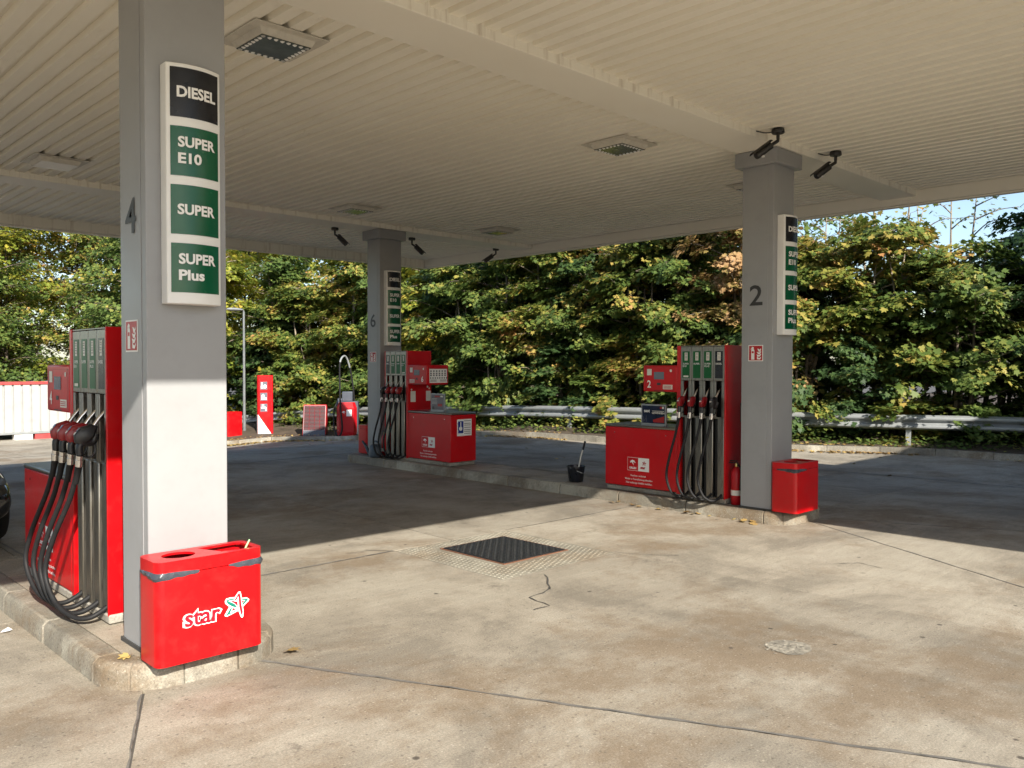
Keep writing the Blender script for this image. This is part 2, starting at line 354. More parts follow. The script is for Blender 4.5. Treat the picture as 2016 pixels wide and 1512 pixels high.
def flat(polys, org, right, mat, parent, name, off=0.0025, sx=1.0, sz=1.0, bend=None):
    nrm = right.cross(UP); org = Vector(org); mb = MB()
    for poly in polys:
        pts = [org+right*(x*sx)+UP*(z*sz)+nrm*off for x, z in poly]
        if bend: pts = [bend(p) for p in pts]
        mb.add(pts, [tuple(range(len(poly)))])
    return mb.build(name, mat, parent, smooth=False, recalc=False)
def rectp(x0, x1, z0, z1): return [(x0, z0), (x1, z0), (x1, z1), (x0, z1)]
def circp(cx, cz, r, n=14): return [(cx+r*math.cos(2*math.pi*k/n), cz+r*math.sin(2*math.pi*k/n)) for k in range(n)]

# ------------------------------------------------------------------ terrain
def sm(t): t = min(max(t, 0.0), 1.0); return t*t*(3-2*t)
def g(a, b): return -.12*sm((a-9)/6) - .88*sm((b-14)/10)*(1-.35*sm((a-10)/5))
XS = sorted(set([-300, -120, -60, -30, -18] + list(range(-12, 31)) + [36, 45, 60, 120, 300]))
YS = sorted(set([-300, -120, -60, -30] + list(range(-16, 47)) + [55, 70, 120, 300]))
mb = MB(); nx = len(XS)
mb.add([(x, y, g(x, y)-.016) for y in YS for x in XS], [(j*nx+i, j*nx+i+1, (j+1)*nx+i+1, (j+1)*nx+i) for j in range(len(YS)-1) for i in range(nx-1)])
mb.build('ground', 'asphalt', kind='structure', recalc=False)

# concrete slabs of the forecourt, split along the joints seen in the photograph
DR = (4.43, 5.79, 4.65, 6.04)             # drain field a0,a1,b0,b1
cells = [[(-11, -15), (18.6, -15), (18.6, 34), (-11, 34)]]
def clip(poly, p, n, sgn):
    out = []
    for i in range(len(poly)):
        a, b_ = poly[i], poly[(i+1) % len(poly)]
        da = ((a[0]-p[0])*n[0]+(a[1]-p[1])*n[1])*sgn; db = ((b_[0]-p[0])*n[0]+(b_[1]-p[1])*n[1])*sgn
        if da >= 0: out.append(a)
        if da*db < -1e-12:
            t = da/(da-db); out.append((a[0]+(b_[0]-a[0])*t, a[1]+(b_[1]-a[1])*t))
    return out
def area(P): return abs(sum(P[i][0]*P[(i+1) % len(P)][1]-P[(i+1) % len(P)][0]*P[i][1] for i in range(len(P))))/2
def inside(P, q):
    s = None
    for i in range(len(P)):
        a, b_ = P[i], P[(i+1) % len(P)]; c = (b_[0]-a[0])*(q[1]-a[1])-(b_[1]-a[1])*(q[0]-a[0])
        if abs(c) < 1e-9: continue
        if s is None: s = c > 0
        elif s != (c > 0): return False
    return True
JOINTS = [((-11, 12.05), (13.4, 13.6)), ((13.45, 13), (13.8, -15)), ((13.3, 13), (13.0, 34)), ((-11, 24.9), (13.1, 25.9)), ((-11, 6.10), (13.4, 6.02)),
          ((-11, -1.8), (13.7, -1.2)), ((1.40, 6.06), (5.0, -1.35)), ((2.40, 6.06), (-1.2, -1.9)), ((9.55, 6.05), (5.3, -1.2)), ((8.5, 4.45), (10.6, .2)),
          ((2.0, 12.4), (1.95, 6.2)), ((8.4, 12.4), (8.4, 6.2)), ((8.5, 9.2), (13.4, 8.8)), ((2.1, 9.3), (8.4, 9.6)), ((5.1, 6.1), (5.3, 12.5)), ((10.6, 4.5), (13.5, 4.6)),
          ((4.8, -1.5), (5.0, -15)), ((-2.5, 6.1), (-2.6, 12)), ((5.5, 25.5), (5.2, 13)), ((9.2, -1.3), (9.2, -15)), ((6.5, 25.4), (6.4, 34))]
for p, q in JOINTS:
    dx, dy = q[0]-p[0], q[1]-p[1]; n = (-dy, dx)
    new = []
    for P in cells:
        hits = sum(inside(P, (p[0]+dx*t, p[1]+dy*t)) for t in np.linspace(0.01, 0.99, 60))
        if hits*math.hypot(dx, dy)/60 < 0.6: new.append(P); continue
        A1, A2 = clip(P, p, n, 1), clip(P, p, n, -1)
        if len(A1) > 2 and len(A2) > 2 and area(A1) > .15 and area(A2) > .15: new += [A1, A2]
        else: new.append(P)
    cells = new
fore = empty('forecourt', (0, 0, 0), kind='structure')
def inset(P, gap):
    c = (sum(p[0] for p in P)/len(P), sum(p[1] for p in P)/len(P)); Q = P
    for i in range(len(P)):
        a, b_ = P[i], P[(i+1) % len(P)]; l = math.hypot(b_[0]-a[0], b_[1]-a[1])
        if l < 1e-6: continue
        n = (-(b_[1]-a[1])/l, (b_[0]-a[0])/l)
        if (c[0]-a[0])*n[0]+(c[1]-a[1])*n[1] < 0: n = (-n[0], -n[1])
        Q = clip(Q, (a[0]+n[0]*gap, a[1]+n[1]*gap), n, 1)
    return Q
def slab(P, name, mat, parent, top=0.0, gap=0.006, skirt=0.03):
    Q = inset(P, gap) if gap else P
    bm = bmesh.new(); f = bm.faces.new([bm.verts.new((x, y, 0)) for x, y in Q])
    x0, x1 = min(p[0] for p in Q), max(p[0] for p in Q); y0, y1 = min(p[1] for p in Q), max(p[1] for p in Q)
    for k in range(math.ceil(y0), math.ceil(y1)):
        if k >= 13: bmesh.ops.bisect_plane(bm, geom=bm.verts[:]+bm.edges[:]+bm.faces[:], plane_co=(0, k, 0), plane_no=(0, 1, 0))
    for k in range(math.ceil(x0), math.ceil(x1)):
        if k >= 8: bmesh.ops.bisect_plane(bm, geom=bm.verts[:]+bm.edges[:]+bm.faces[:], plane_co=(k, 0, 0), plane_no=(1, 0, 0))
    bmesh.ops.recalc_face_normals(bm, faces=bm.faces)
    if bm.faces[0].normal.z < 0: bmesh.ops.reverse_faces(bm, faces=bm.faces[:])
    for v in bm.verts: v.co.z = g(v.co.x, v.co.y)+top
    ed = [e for e in bm.edges if e.is_boundary]
    r = bmesh.ops.extrude_edge_only(bm, edges=ed)
    for v in r['geom']:
        if isinstance(v, bmesh.types.BMVert): v.co.z -= skirt
    bmesh.ops.recalc_face_normals(bm, faces=bm.faces)
    me = bpy.data.meshes.new(name); bm.to_mesh(me); bm.free()
    return link(name, me, mat, parent, smooth=False)
hole = [(DR[0], DR[2]), (DR[1], DR[2]), (DR[1], DR[3]), (DR[0], DR[3])]
for P in cells:
    # keep the slabs clear of the drain field: cut those that cover it into pieces round it
    if inside(P, ((DR[0]+DR[1])/2, (DR[2]+DR[3])/2)):
        rest = inset(P, .006)
        for p, n in (((DR[0], 0), (1, 0)), ((DR[1], 0), (-1, 0)), ((0, DR[2]), (0, 1)), ((0, DR[3]), (0, -1))):
            o_ = clip(rest, p, n, -1); rest = clip(rest, p, n, 1)
            if len(o_) > 2 and area(o_) > .01: slab(o_, 'concrete_slab', 'concrete', fore, gap=0.0)
    else: slab(P, 'concrete_slab', 'concrete_bounce' if max(p[1] for p in P) < -.9 else 'concrete', fore)  # unseen slabs behind the camera get the paler reflecting concrete
# crack running out of the drain field, a repaired spall
def strip(pts, w, name, mat, parent, dz=0.004):
    mb = MB(); vs = []
    for i, (x, y) in enumerate(pts):
        a = Vector(pts[max(i-1, 0)]); b_ = Vector(pts[min(i+1, len(pts)-1)]); t = (b_-a).normalized(); n = Vector((-t.y, t.x))*w*random.uniform(.35, 1.3)/2
        vs += [(x+n.x, y+n.y, g(x, y)+dz), (x-n.x, y-n.y, g(x, y)+dz)]
    mb.add(vs, [(2*i, 2*i+1, 2*i+3, 2*i+2) for i in range(len(pts)-1)])
    return mb.build(name, mat, parent, smooth=False, recalc=False)
def jag(pts, n=5, j=.012):
    out = []
    for i in range(len(pts)-1):
        for k in range(n):
            t = k/n; out.append((pts[i][0]*(1-t)+pts[i+1][0]*t+random.uniform(-j, j), pts[i][1]*(1-t)+pts[i+1][1]*t+random.uniform(-j, j)))
    out.append(pts[-1]); return out

# ------------------------------------------------------------------ drain field
dr = empty('drain_cover', (5.11, 5.35, 0), 'square black steel drain cover set in a pale studded field on the forecourt', 'drain cover')
MB().box(DR[0]+.004, DR[1]-.004, DR[2]+.004, DR[3]-.004, -.03, .001).build('surround', 'cover_concrete', dr)
I0 = (4.785, 5.545, 5.01, 5.81)
mb = MB()
k = .047
for i in range(int((DR[1]-DR[0])/k)):
    for j in range(int((DR[3]-DR[2])/k)):
        x = DR[0]+.03+i*k; y = DR[2]+.03+j*k+(k/2 if i % 2 else 0)
        if I0[0]-.06 < x < I0[1]+.04 and I0[2]-.06 < y < I0[3]+.04: continue
        if y > DR[3]-.03 or x > DR[1]-.03: continue
        w = .0155; mb.add([(x-w, y, .001), (x, y-w, .001), (x+w, y, .001), (x, y+w, .001), (x-w*.6, y, .0055), (x, y-w*.6, .0055), (x+w*.6, y, .0055), (x, y+w*.6, .0055)],
                        [(4, 5, 6, 7), (0, 1, 5, 4), (1, 2, 6, 5), (2, 3, 7, 6), (3, 0, 4, 7)])
mb.build('stud_field', 'cover_concrete', dr, smooth=False, kind='stuff')
mb = MB()
for x0, x1, y0, y1 in ((I0[0]-.016, I0[1]+.016, I0[2]-.016, I0[2]), (I0[0]-.016, I0[1]+.016, I0[3], I0[3]+.016), (I0[0]-.016, I0[0], I0[2], I0[3]), (I0[1], I0[1]+.016, I0[2], I0[3])):
    mb.box(x0, x1, y0, y1, -.02, .007)
mb.build('rim', 'rust', dr)
cp = MB().box(I0[0]+.006, I0[1]-.006, I0[2]+.006, I0[3]-.006, -.02, .012).build('cover_plate', 'black', dr, bevel=.003)
mb = MB(); k = .04
for i in range(18):
    for j in range(19):
        x = I0[0]+.035+i*k; y = I0[2]+.035+j*k; w, h_ = (.015, .004) if (i+j) % 2 else (.004, .015)
        mb.add([(x-w, y-h_, .012), (x+w, y-h_, .012), (x+w, y+h_, .012), (x-w, y+h_, .012), (x-w*.6, y-h_*.5, .019), (x+w*.6, y-h_*.5, .019), (x+w*.6, y+h_*.5, .019), (x-w*.6, y+h_*.5, .019)],
               [(4, 5, 6, 7), (0, 1, 5, 4), (1, 2, 6, 5), (2, 3, 7, 6), (3, 0, 4, 7)])
M('cover_steel', (0.045, 0.047, 0.048), 0.45, metal=0.6, var=0.3, scale=20)
mb.build('tread_ridges', 'cover_steel', cp, smooth=False, kind='stuff')
strip(jag([(4.78, 4.55), (4.56, 4.27), (4.49, 4.21), (4.24, 4.18), (4.18, 3.94), (4.03, 3.93)], 4, .018), .013, 'crack', 'sealant', fore)
strip(jag([(6.75, 3.12), (6.95, 3.0), (6.9, 2.78)], 5, .01), .008, 'crack', 'sealant', fore)
strip(jag([(5.8, 4.62), (5.95, 4.36), (6.1, 4.2)], 3, .01), .009, 'crack', 'sealant', fore)
strip(jag([(4.42, 6.03), (4.25, 6.25)], 3, .01), .009, 'crack', 'sealant', fore)
def seg(a, b_, n=60, j=.006): return [(a[0]+(b_[0]-a[0])*k/n+random.uniform(-j, j), a[1]+(b_[1]-a[1])*k/n+random.uniform(-j, j)) for k in range(n+1)]
M('joint_seal', (0.13, 0.122, 0.11), 0.8, var=0.35, scale=9, bump=0.4)
for a, b_, w_ in (((2.25, 4.31), (4.98, -1.31), .024), ((1.58, 4.27), (-.9, -1.24), .018), ((8.55, 4.34), (5.4, -1.03), .014), ((2.45, 6.06), (4.42, 6.055), .026), ((5.8, 6.045), (7.94, 6.04), .012),
                  ((2.02, 7.6), (2.02, 12.6), .02), ((-3, 12.57), (13.3, 13.59), .04), ((13.46, 12.9), (13.6, 4.6), .05), ((13.6, 4.6), (13.7, -1), .05), ((8.95, 3.54), (10.1, 1.2), .014), ((5.0, 25.57), (9.5, 25.75), .06)):
    strip(seg(a, b_), w_, 'joint_seal', 'joint_seal', fore, .003)
# spalled, refilled hole
mb = MB(); cx, cy = 4.567, 2.375
pts = [(cx+.115*math.cos(a)*(1+.12*math.sin(3*a+1)+random.uniform(-.06, .06))+.055*math.sin(a), cy-.055*math.cos(a)+.115*math.sin(a)*(1+random.uniform(-.06, .06)), .0035) for a in np.linspace(0, 2*math.pi, 40)[:-1]]
mb.add(pts, [tuple(range(len(pts)))])
M('fill_mortar', (0.205, 0.188, 0.155), 0.9, var=0.55, scale=25, bump=0.9, bscale=50)
mb.build('repair_patch', 'fill_mortar', fore, smooth=False, recalc=False)
mb = MB()
for _ in range(45):
    a = random.uniform(0, 6.28); r = .16*math.sqrt(random.random()); x = cx+r*math.cos(a); y = cy+r*.8*math.sin(a); w = random.uniform(.004, .011)
    mb.add([(x-w, y-w*.6, .003), (x+w, y-w, .003), (x+w*.7, y+w, .003), (x-w, y+w*.8, .003), (x, y, .004+w*.4)], [(0, 1, 4), (1, 2, 4), (2, 3, 4), (3, 0, 4)])
mb.build('stone_chips', 'fill_mortar', fore, smooth=False, kind='stuff')

# ------------------------------------------------------------------ far kerb, verge
KERB = [(17.6, -8), (17.5, 0), (17.45, 4.6), (17.2, 6.6), (16.2, 8.4), (14.95, 11.8), (14.5, 14.5), (14.3, 17), (14.05, 20.5), (13.8, 22.6), (13.1, 24.1), (12.1, 24.5), (11.4, 24.6), (10.4, 25.2), (9.9, 27), (9.8, 33)]
KP = [(v.x, v.y) for v in spline([(x, y, 0) for x, y in KERB], 8)]
kerb = empty('kerb', (0, 0, 0), kind='structure')
def resample(P, step):
    out = [P[0]]; acc = 0
    for i in range(1, len(P)):
        a = Vector(P[i-1]); b_ = Vector(P[i]); l = (b_-a).length; d = step-acc
        while d <= l: out.append(tuple(a.lerp(b_, d/l))); d += step
        acc = (acc+l) % step
    return out
KS = resample(KP, 1.0)
def nrm2(P, i):
    a = Vector(P[max(i-1, 0)]); b_ = Vector(P[min(i+1, len(P)-1)]); t = (b_-a).normalized(); return Vector((t.y, -t.x))   # to the right of travel = outwards
for i in range(len(KS)-1):
    a, b_ = Vector(KS[i]), Vector(KS[i+1]); na, nb = nrm2(KS, i), nrm2(KS, i+1); t = (b_-a).normalized()*.004
    a2, b2 = a+t, b_-t; dz = random.uniform(-.006, .006); h_ = .13+dz
    q = [a2, b2, b2+nb*.14, a2+na*.14]; zz = [g(p.x, p.y) for p in q]
    mb = MB().add([(p.x, p.y, z-.1) for p, z in zip(q, zz)]+[(p.x+(na.x*.02 if k < 2 else 0), p.y+(na.y*.02 if k < 2 else 0), z+h_) for k, (p, z) in enumerate(zip(q, zz))],
                  [(0, 3, 2, 1), (4, 5, 6, 7), (0, 1, 5, 4), (1, 2, 6, 5), (2, 3, 7, 6), (3, 0, 4, 7)])
    mb.build('kerb_stone', 'concrete_kerb', kerb, smooth=False)
mb = MB(); OFF = [.13, .6, 1.2, 2.5, 6, 14, 40]; n = len(OFF); vs = []
for i, p in enumerate(KS):
    nv = nrm2(KS, i)
    if i == len(KS)-1 or p[1] > 24.4 and p[0] < 12.5: nv = Vector((.8, .6)).normalized()
    for j, o_ in enumerate(OFF):
        x, y = p[0]+nv.x*o_, p[1]+nv.y*o_; vs.append((x, y, g(x, y)+.10+.02*math.sin(x*3.1+y*2.3)*(j > 0)+.05*j*(j > 2)))
mb.add(vs, [(i*n+j, i*n+j+1, (i+1)*n+j+1, (i+1)*n+j) for i in range(len(KS)-1) for j in range(n-1)])
mb.build('verge', 'soil', kind='structure', recalc=False)

# ------------------------------------------------------------------ pump islands
def island(x0, x1, y0, y1, r0, label, ends):
    """kerb stones round the edge, paving slabs inside; y0 end faces the camera"""
    root = empty('pump_island', ((x0+x1)/2, (y0+y1)/2, 0), label, 'kerb island')
    w = .14; h_ = .13
    # outline walked in stones
    out = rrect(x0, x1, y0, y1, r0, 10); inn = rrect(x0+w, x1-w, y0+w, y1-w, max(r0-w, .03), 10)
    m_ = 11
    for c in range(4):                        # corner stones, two or one per corner
        segs = [(0, 5), (5, 10)] if ends else [(0, 10)]
        for s0, s1 in segs:
            mb = MB(); idx = [c*m_+k for k in range(s0, s1+1)]
            vs = []
            for i in idx:
                o_, n_ = out[i], inn[i]; e = .02
                vs += [(o_[0], o_[1], -.08), (o_[0]+(n_[0]-o_[0])*e, o_[1]+(n_[1]-o_[1])*e, h_-.030), (o_[0]+(n_[0]-o_[0])*.22, o_[1]+(n_[1]-o_[1])*.22, h_), (n_[0], n_[1], h_), (n_[0], n_[1], -.08)]
            k = 5; fs = [(a*k+b_, a*k+b_+1, (a+1)*k+b_+1, (a+1)*k+b_) for a in range(len(idx)-1) for b_ in range(k-1)]
            fs += [tuple(range(k)), tuple(range((len(idx)-1)*k, len(idx)*k))[::-1]]
            mb.add(vs, fs).build('kerb_stone', 'concrete_kerb', root, bevel=.008)
    def straight(ax, c0, c1, fixed, inward):
        L_ = c1-c0; n_ = max(1, round(L_/.95)); st = L_/n_
        for i in range(n_):
            a = c0+i*st+.004; b_ = c0+(i+1)*st-.004; j = random.uniform(-.004, .004); hh = h_+random.uniform(-.004, .003)
            prof = [(0+j, -.08), (.006+j, hh-.030), (.030+j, hh), (w, hh), (w, -.08)]
            mb = MB(); vs = []
            for q in (a, b_):
                for d, z in prof:
                    f_ = fixed+inward*d; vs.append((f_, q, z) if ax == 'y' else (q, f_, z))
            mb.add(vs, [(0, 1, 6, 5), (1, 2, 7, 6), (2, 3, 8, 7), (3, 4, 9, 8), (4, 0, 5, 9), (0, 4, 3, 2, 1), (5, 6, 7, 8, 9)])
            mb.build('kerb_stone', 'concrete_kerb', root, bevel=.009)
    straight('y', y0+r0, y1-r0, x0, 1); straight('y', y0+r0, y1-r0, x1, -1)
    if x1-x0 > 2*r0+.1: straight('x', x0+r0, x1-r0, y0, 1); straight('x', x0+r0, x1-r0, y1, -1)
    # paving inside
    ny = max(1, round((y1-y0-2*w)/.62)); sy = (y1-y0-2*w)/ny; sx_ = (x1-x0-2*w)/2
    for i in range(ny):
        for j in range(2):
            a = x0+w+j*sx_; b_ = y0+w+i*sy
            poly = [(a+.003, b_+.003), (a+sx_-.003, b_+.003), (a+sx_-.003, b_+sy-.003), (a+.003, b_+sy-.003)]
            rr_ = max(r0-w, .0)
            if i == 0 and j == 0: poly = [(a+.003, b_+rr_), (a+rr_*.3, b_+rr_*.3), (a+rr_, b_+.003), (a+sx_-.003, b_+.003), (a+sx_-.003, b_+sy-.003), (a+.003, b_+sy-.003)]
            if i == 0 and j == 1: poly = [(a+.003, b_+.003), (a+sx_-rr_, b_+.003), (a+sx_-rr_*.3, b_+rr_*.3), (a+sx_-.003, b_+rr_), (a+sx_-.003, b_+sy-.003), (a+.003, b_+sy-.003)]
            MB().prism(poly, -.05, h_-.003+random.uniform(-.002, .002)).build('paving_slab', 'concrete_pave', root, smooth=False)
    return root
island(1.46, 2.44, 4.27, 7.55, .34, 'concrete pump island with rounded end under pump 4 and column 4', True)
island(7.95, 8.88, 4.17, 12.35, .26, 'long concrete pump island carrying pump 2 and pump 6', True)

# ------------------------------------------------------------------ canopy
CX0, CX1, CY0, CY1 = -3.4, 11.64, 1.21, 14.74
ZC, ZB, ZF, ZT = 3.955, 3.885, 3.80, 5.3
can = empty('canopy', (5, 8, ZF), 'cream canopy roof with ribbed steel ceiling and two broad beams over the pumps', 'canopy')
PER = .158
def ceiling_sheet(x0, nrib, y0, y1):
    mb = MB(); prof = []
    for i in range(nrib):
        a = x0+i*PER; prof += [(a, ZC), (a+.094, ZC), (a+.104, ZC+.042), (a+.148, ZC+.042)]
    prof.append((x0+nrib*PER, ZC)); n_ = len(prof)
    mb.add([(x, y0, z) for x, z in prof]+[(x, y1, z) for x, z in prof], [(i, n_+i, n_+i+1, i+1) for i in range(n_-1)])
    return mb.build('ceiling_sheet', 'ceiling_paint', can, smooth=False, recalc=False)
BEAMS = [(4.30, 4.77), (11.42, 11.885)]
nr = int((CX1-CX0)/PER)
for y0, y1 in ((CY0, BEAMS[0][0]), (BEAMS[0][1], BEAMS[1][0]), (BEAMS[1][1], CY1)):
    for i in range(0, nr, 6):
        ceiling_sheet(CX1-(i+6)*PER+.02, 6, y0, y1)
for y0, y1 in BEAMS:
    B(CX0, CX1, y0, y1, ZB, ZB+.3).build('beam', 'beam_paint', can, bevel=.006)
    mb = MB()
    B(CX1-.02, CX1-.0, y0+.06, y1, ZB-.04, ZB).build('beam_bracket', 'beam_paint', can)
B(CX0-.05, CX1+.05, CY0-.05, CY1+.05, ZC+.1, ZC+.15).build('roof_deck', 'galv', can)
T_ = .12
for nm, bx in (('fascia', (CX1, CX1+T_, CY0-T_, CY1+T_, ZF, ZT)), ('fascia', (CX0-T_, CX0, CY0-T_, CY1+T_, ZF, ZT)),
               ('fascia', (CX0, CX1, CY1, CY1+T_, ZF, ZT)), ('fascia', (CX0, CX1, CY0-T_, CY0, ZF, ZT))):
    B(*bx).build(nm, 'beam_paint', can, bevel=.008)
# drip bead under the fascia
B(CX1+.03, CX1+T_+.012, CY0-T_, CY1+T_+.012, ZF-.022, ZF-.003).build('drip_edge', 'beam_paint', can)
B(CX0, CX1+.03, CY1+.03, CY1+T_+.012, ZF-.022, ZF-.003).build('drip_edge', 'beam_paint', can)

# ------------------------------------------------------------------ canopy columns with number, fire sign, price sign
WA, WB = .4353, .359
FIRE_EXT = [[(.2, .10), (.42, .10), (.42, .66), (.40, .72), (.36, .76), (.26, .76), (.22, .72), (.2, .66)], [(.25, .765), (.37, .765), (.39, .84), (.30, .90), (.22, .84)], [(.19, .84), (.23, .80), (.20, .70), (.17, .68)]]
FLAME = [[(.60, .12), (.80, .10), (.88, .22), (.86, .30), (.80, .20), (.68, .22), (.60, .32)], [(.56, .42), (.64, .28), (.78, .28), (.88, .40), (.86, .48), (.76, .38), (.66, .40)],
         [(.58, .58), (.66, .44), (.78, .42), (.88, .56), (.86, .64), (.76, .54), (.68, .56)], [(.62, .78), (.70, .60), (.78, .58), (.88, .70), (.85, .80), (.78, .70), (.70, .76)]]
def fire_sign(x, y, label, z=1.79, s=.17):
    r = empty('fire_extinguisher_sign', (x, y, z-s/2), label, 'safety sign')
    o = Vector((x, y+s/2, z-s/2))
    B(x-.003, x-.0005, y-s/2, y+s/2, z-s/2, z+s/2).build('plate', 'white_print', r, smooth=False)
    flat([rectp(.05, .95, .05, .95)], o, RA, 'red_dull', r, 'red_field', .0042, s, s)
    flat(FIRE_EXT, o, RA, 'white_print', r, 'extinguisher_symbol', .0052, s, s)
    flat([rectp(.24, .38, .50, .62)], o, RA, 'red_dull', r, 'symbol_band', .006, s, s)
    flat(FLAME, o, RA, 'white_print', r, 'flame_symbol', .0052, s, s)
def price_sign(cx, cy, label):
    x0, x1 = cx+.078, cx+.078+.29; zb, zt = 1.965, 3.205; d = .075; sag = .042
    r = empty('fuel_sign', ((x0+x1)/2, cy, zb), label, 'sign', 'fuel signs on the canopy columns')
    yf = lambda x: cy-d-sag*(1-((x-(x0+x1)/2)/((x1-x0)/2))**2)
    n_ = 12; xs = [x0+(x1-x0)*i/n_ for i in range(n_+1)]
    outl = [(x, yf(x)) for x in xs]+[(x1, cy-.001), (x0, cy-.001)]
    MB().prism(outl, zb, zt).build('housing', 'white', r, bevel=.004)
    ph = .255; gap_ = (zt-zb-4*ph-.02)/4.3
    rows = [('DIESEL', None), ('SUPER', 'E10'), ('SUPER', None), ('SUPER', 'Plus')]
    bend = lambda p: Vector((p.x, yf(p.x)-(cy-d-p.y), p.z))
    for i, (t1, t2) in enumerate(rows):
        top = zt-.022-i*(ph+gap_); bot = top-ph; a, b_ = x0+.017, x1-.017
        xs2 = [a+(b_-a)*k/10 for k in range(11)]; mb = MB()
        vs = [(x, yf(x)-.003, bot) for x in xs2]+[(x, yf(x)-.003, top) for x in xs2]; mb.add(vs, [(k, k+1, 12+k, 11+k) for k in range(10)])
        pn = mb.build('fuel_panel', 'black_panel' if i == 0 else 'green_panel', r, recalc=False)
        base = Vector((0, cy-d-.006, 0)); mid = (top+bot)/2
        if t2:
            text(t1, (a+.032, base.y, mid+.022), RB, .053, 'white_print', pn, width=.198, bold=.036, bend=bend)
            text(t2, (a+.032, base.y, mid-.062), RB, .053, 'white_print', pn, width=.118 if t2 == 'E10' else .13, bold=.036, bend=bend)
        else:
            text(t1, (a+.028, base.y, mid-.024), RB, .056 if i == 0 else .053, 'white_print', pn, width=.207 if i == 0 else .198, bold=.036, bend=bend)
def column(x, y, digit, where):
    r = empty('canopy_column', (x+WA/2, y+WB/2, .13), 'square light grey steel column %s %s' % (digit, where), 'column', 'canopy columns')
    B(x, x+WA, y, y+WB, .131, ZB-.001).build('shaft', 'column_paint', r, bevel=.006)
    B(x-.0035, x, y+.058, y+WB-.045, .135, 3.72).build('cover_panel', 'column_paint', r, bevel=.001)
    B(x-.06, x+WA+.06, y-.06, y+WB+.06, 3.725, ZB-.003).build('capital', 'column_paint', r, bevel=.008)
    h_, zd = (.19, 2.345) if digit == '4' else (.218, 2.278); text(digit, (x-.004, y+.187, zd), RA, h_, 'digit_grey', r, width=.15, bold=.012, anchor='C', name='number', off=.004)
    MB().box(x-.012, x+WA+.012, y-.012, y+WB+.012, .128, .15).build('base_joint', 'sealant', r)
    price_sign(x, y, {'4': 'tall white framed fuel sign on column 4, nearest the camera', '2': 'narrow white framed fuel sign on the side of column 2, seen edge-on', '6': 'small dark fuel sign on distant column 6 above its pump'}[digit])
    fire_sign(x-.004, y+.187, {'4': 'square red fire extinguisher sign on the foreground column above the star bin', '2': 'red fire extinguisher sign on the right-hand column next to its pump', '6': 'tiny red fire extinguisher sign on the most distant column'}[digit], z=1.80 if digit == '4' else 1.775)
column(1.687, 4.444, '4', 'in the left foreground behind the litter bin with a star')
column(8.017, 4.377, '2', 'at the right beside pump 2')
column(8.158, 11.514, '6', 'in the distance behind pump 6')

# ------------------------------------------------------------------ ceiling lights and cameras
def ceiling_light(x, y, label, leds=True):
    r = empty('canopy_light', (x, y, ZC), label, 'ceiling light', 'square lights set in the canopy ceiling')
    h_ = .285; z = ZC-.006
    B(x-h_, x+h_, y-h_, y+h_, z-.008, z).build('flange', 'lamp_white', r, bevel=.002)
    i_ = .215; mb = MB()
    mb.add([(x+sx*i_, y+sy*i_, z-.008) for sx, sy in ((-1, -1), (1, -1), (1, 1), (-1, 1))]+[(x+sx*(i_-.02), y+sy*(i_-.02), z-.05) for sx, sy in ((-1, -1), (1, -1), (1, 1), (-1, 1))],
           [(0, 1, 5, 4), (1, 2, 6, 5), (2, 3, 7, 6), (3, 0, 4, 7), (4, 5, 6, 7)])
    mb.build('housing', 'lamp_white', r, bevel=.004)
    B(x-.188, x+.188, y-.188, y+.188, z-.056, z-.049).build('lens', 'lens_glass' if leds else 'lens_frosted', r)
    if leds:
        mb = MB(); q = .168
        for k in range(8):
            t = -q+2*q*k/7
            for px, py in ((t, -q), (t, q), (-q, t), (q, t)):
                mb.lathe([(.017, -.003), (.005, -.012)], (x+px, y+py, z-.054), 6)
        mb.build('led_reflectors', 'white', r, smooth=False, kind='stuff')
ceiling_light(3.0, 5.52, 'square canopy light with a border of bright dots, at the top right of column 4')
ceiling_light(2.99, 10.51, 'frosted square canopy light left of column 4', False)
ceiling_light(6.98, 5.57, 'square canopy light with dotted border at the centre of the ceiling')
ceiling_light(7.03, 10.54, 'square canopy light above and left of column 6')
ceiling_light(9.9, 10.54, 'small far canopy light right of column 6')
ceiling_light(9.83, 5.6, 'canopy light half hidden left of column 2')
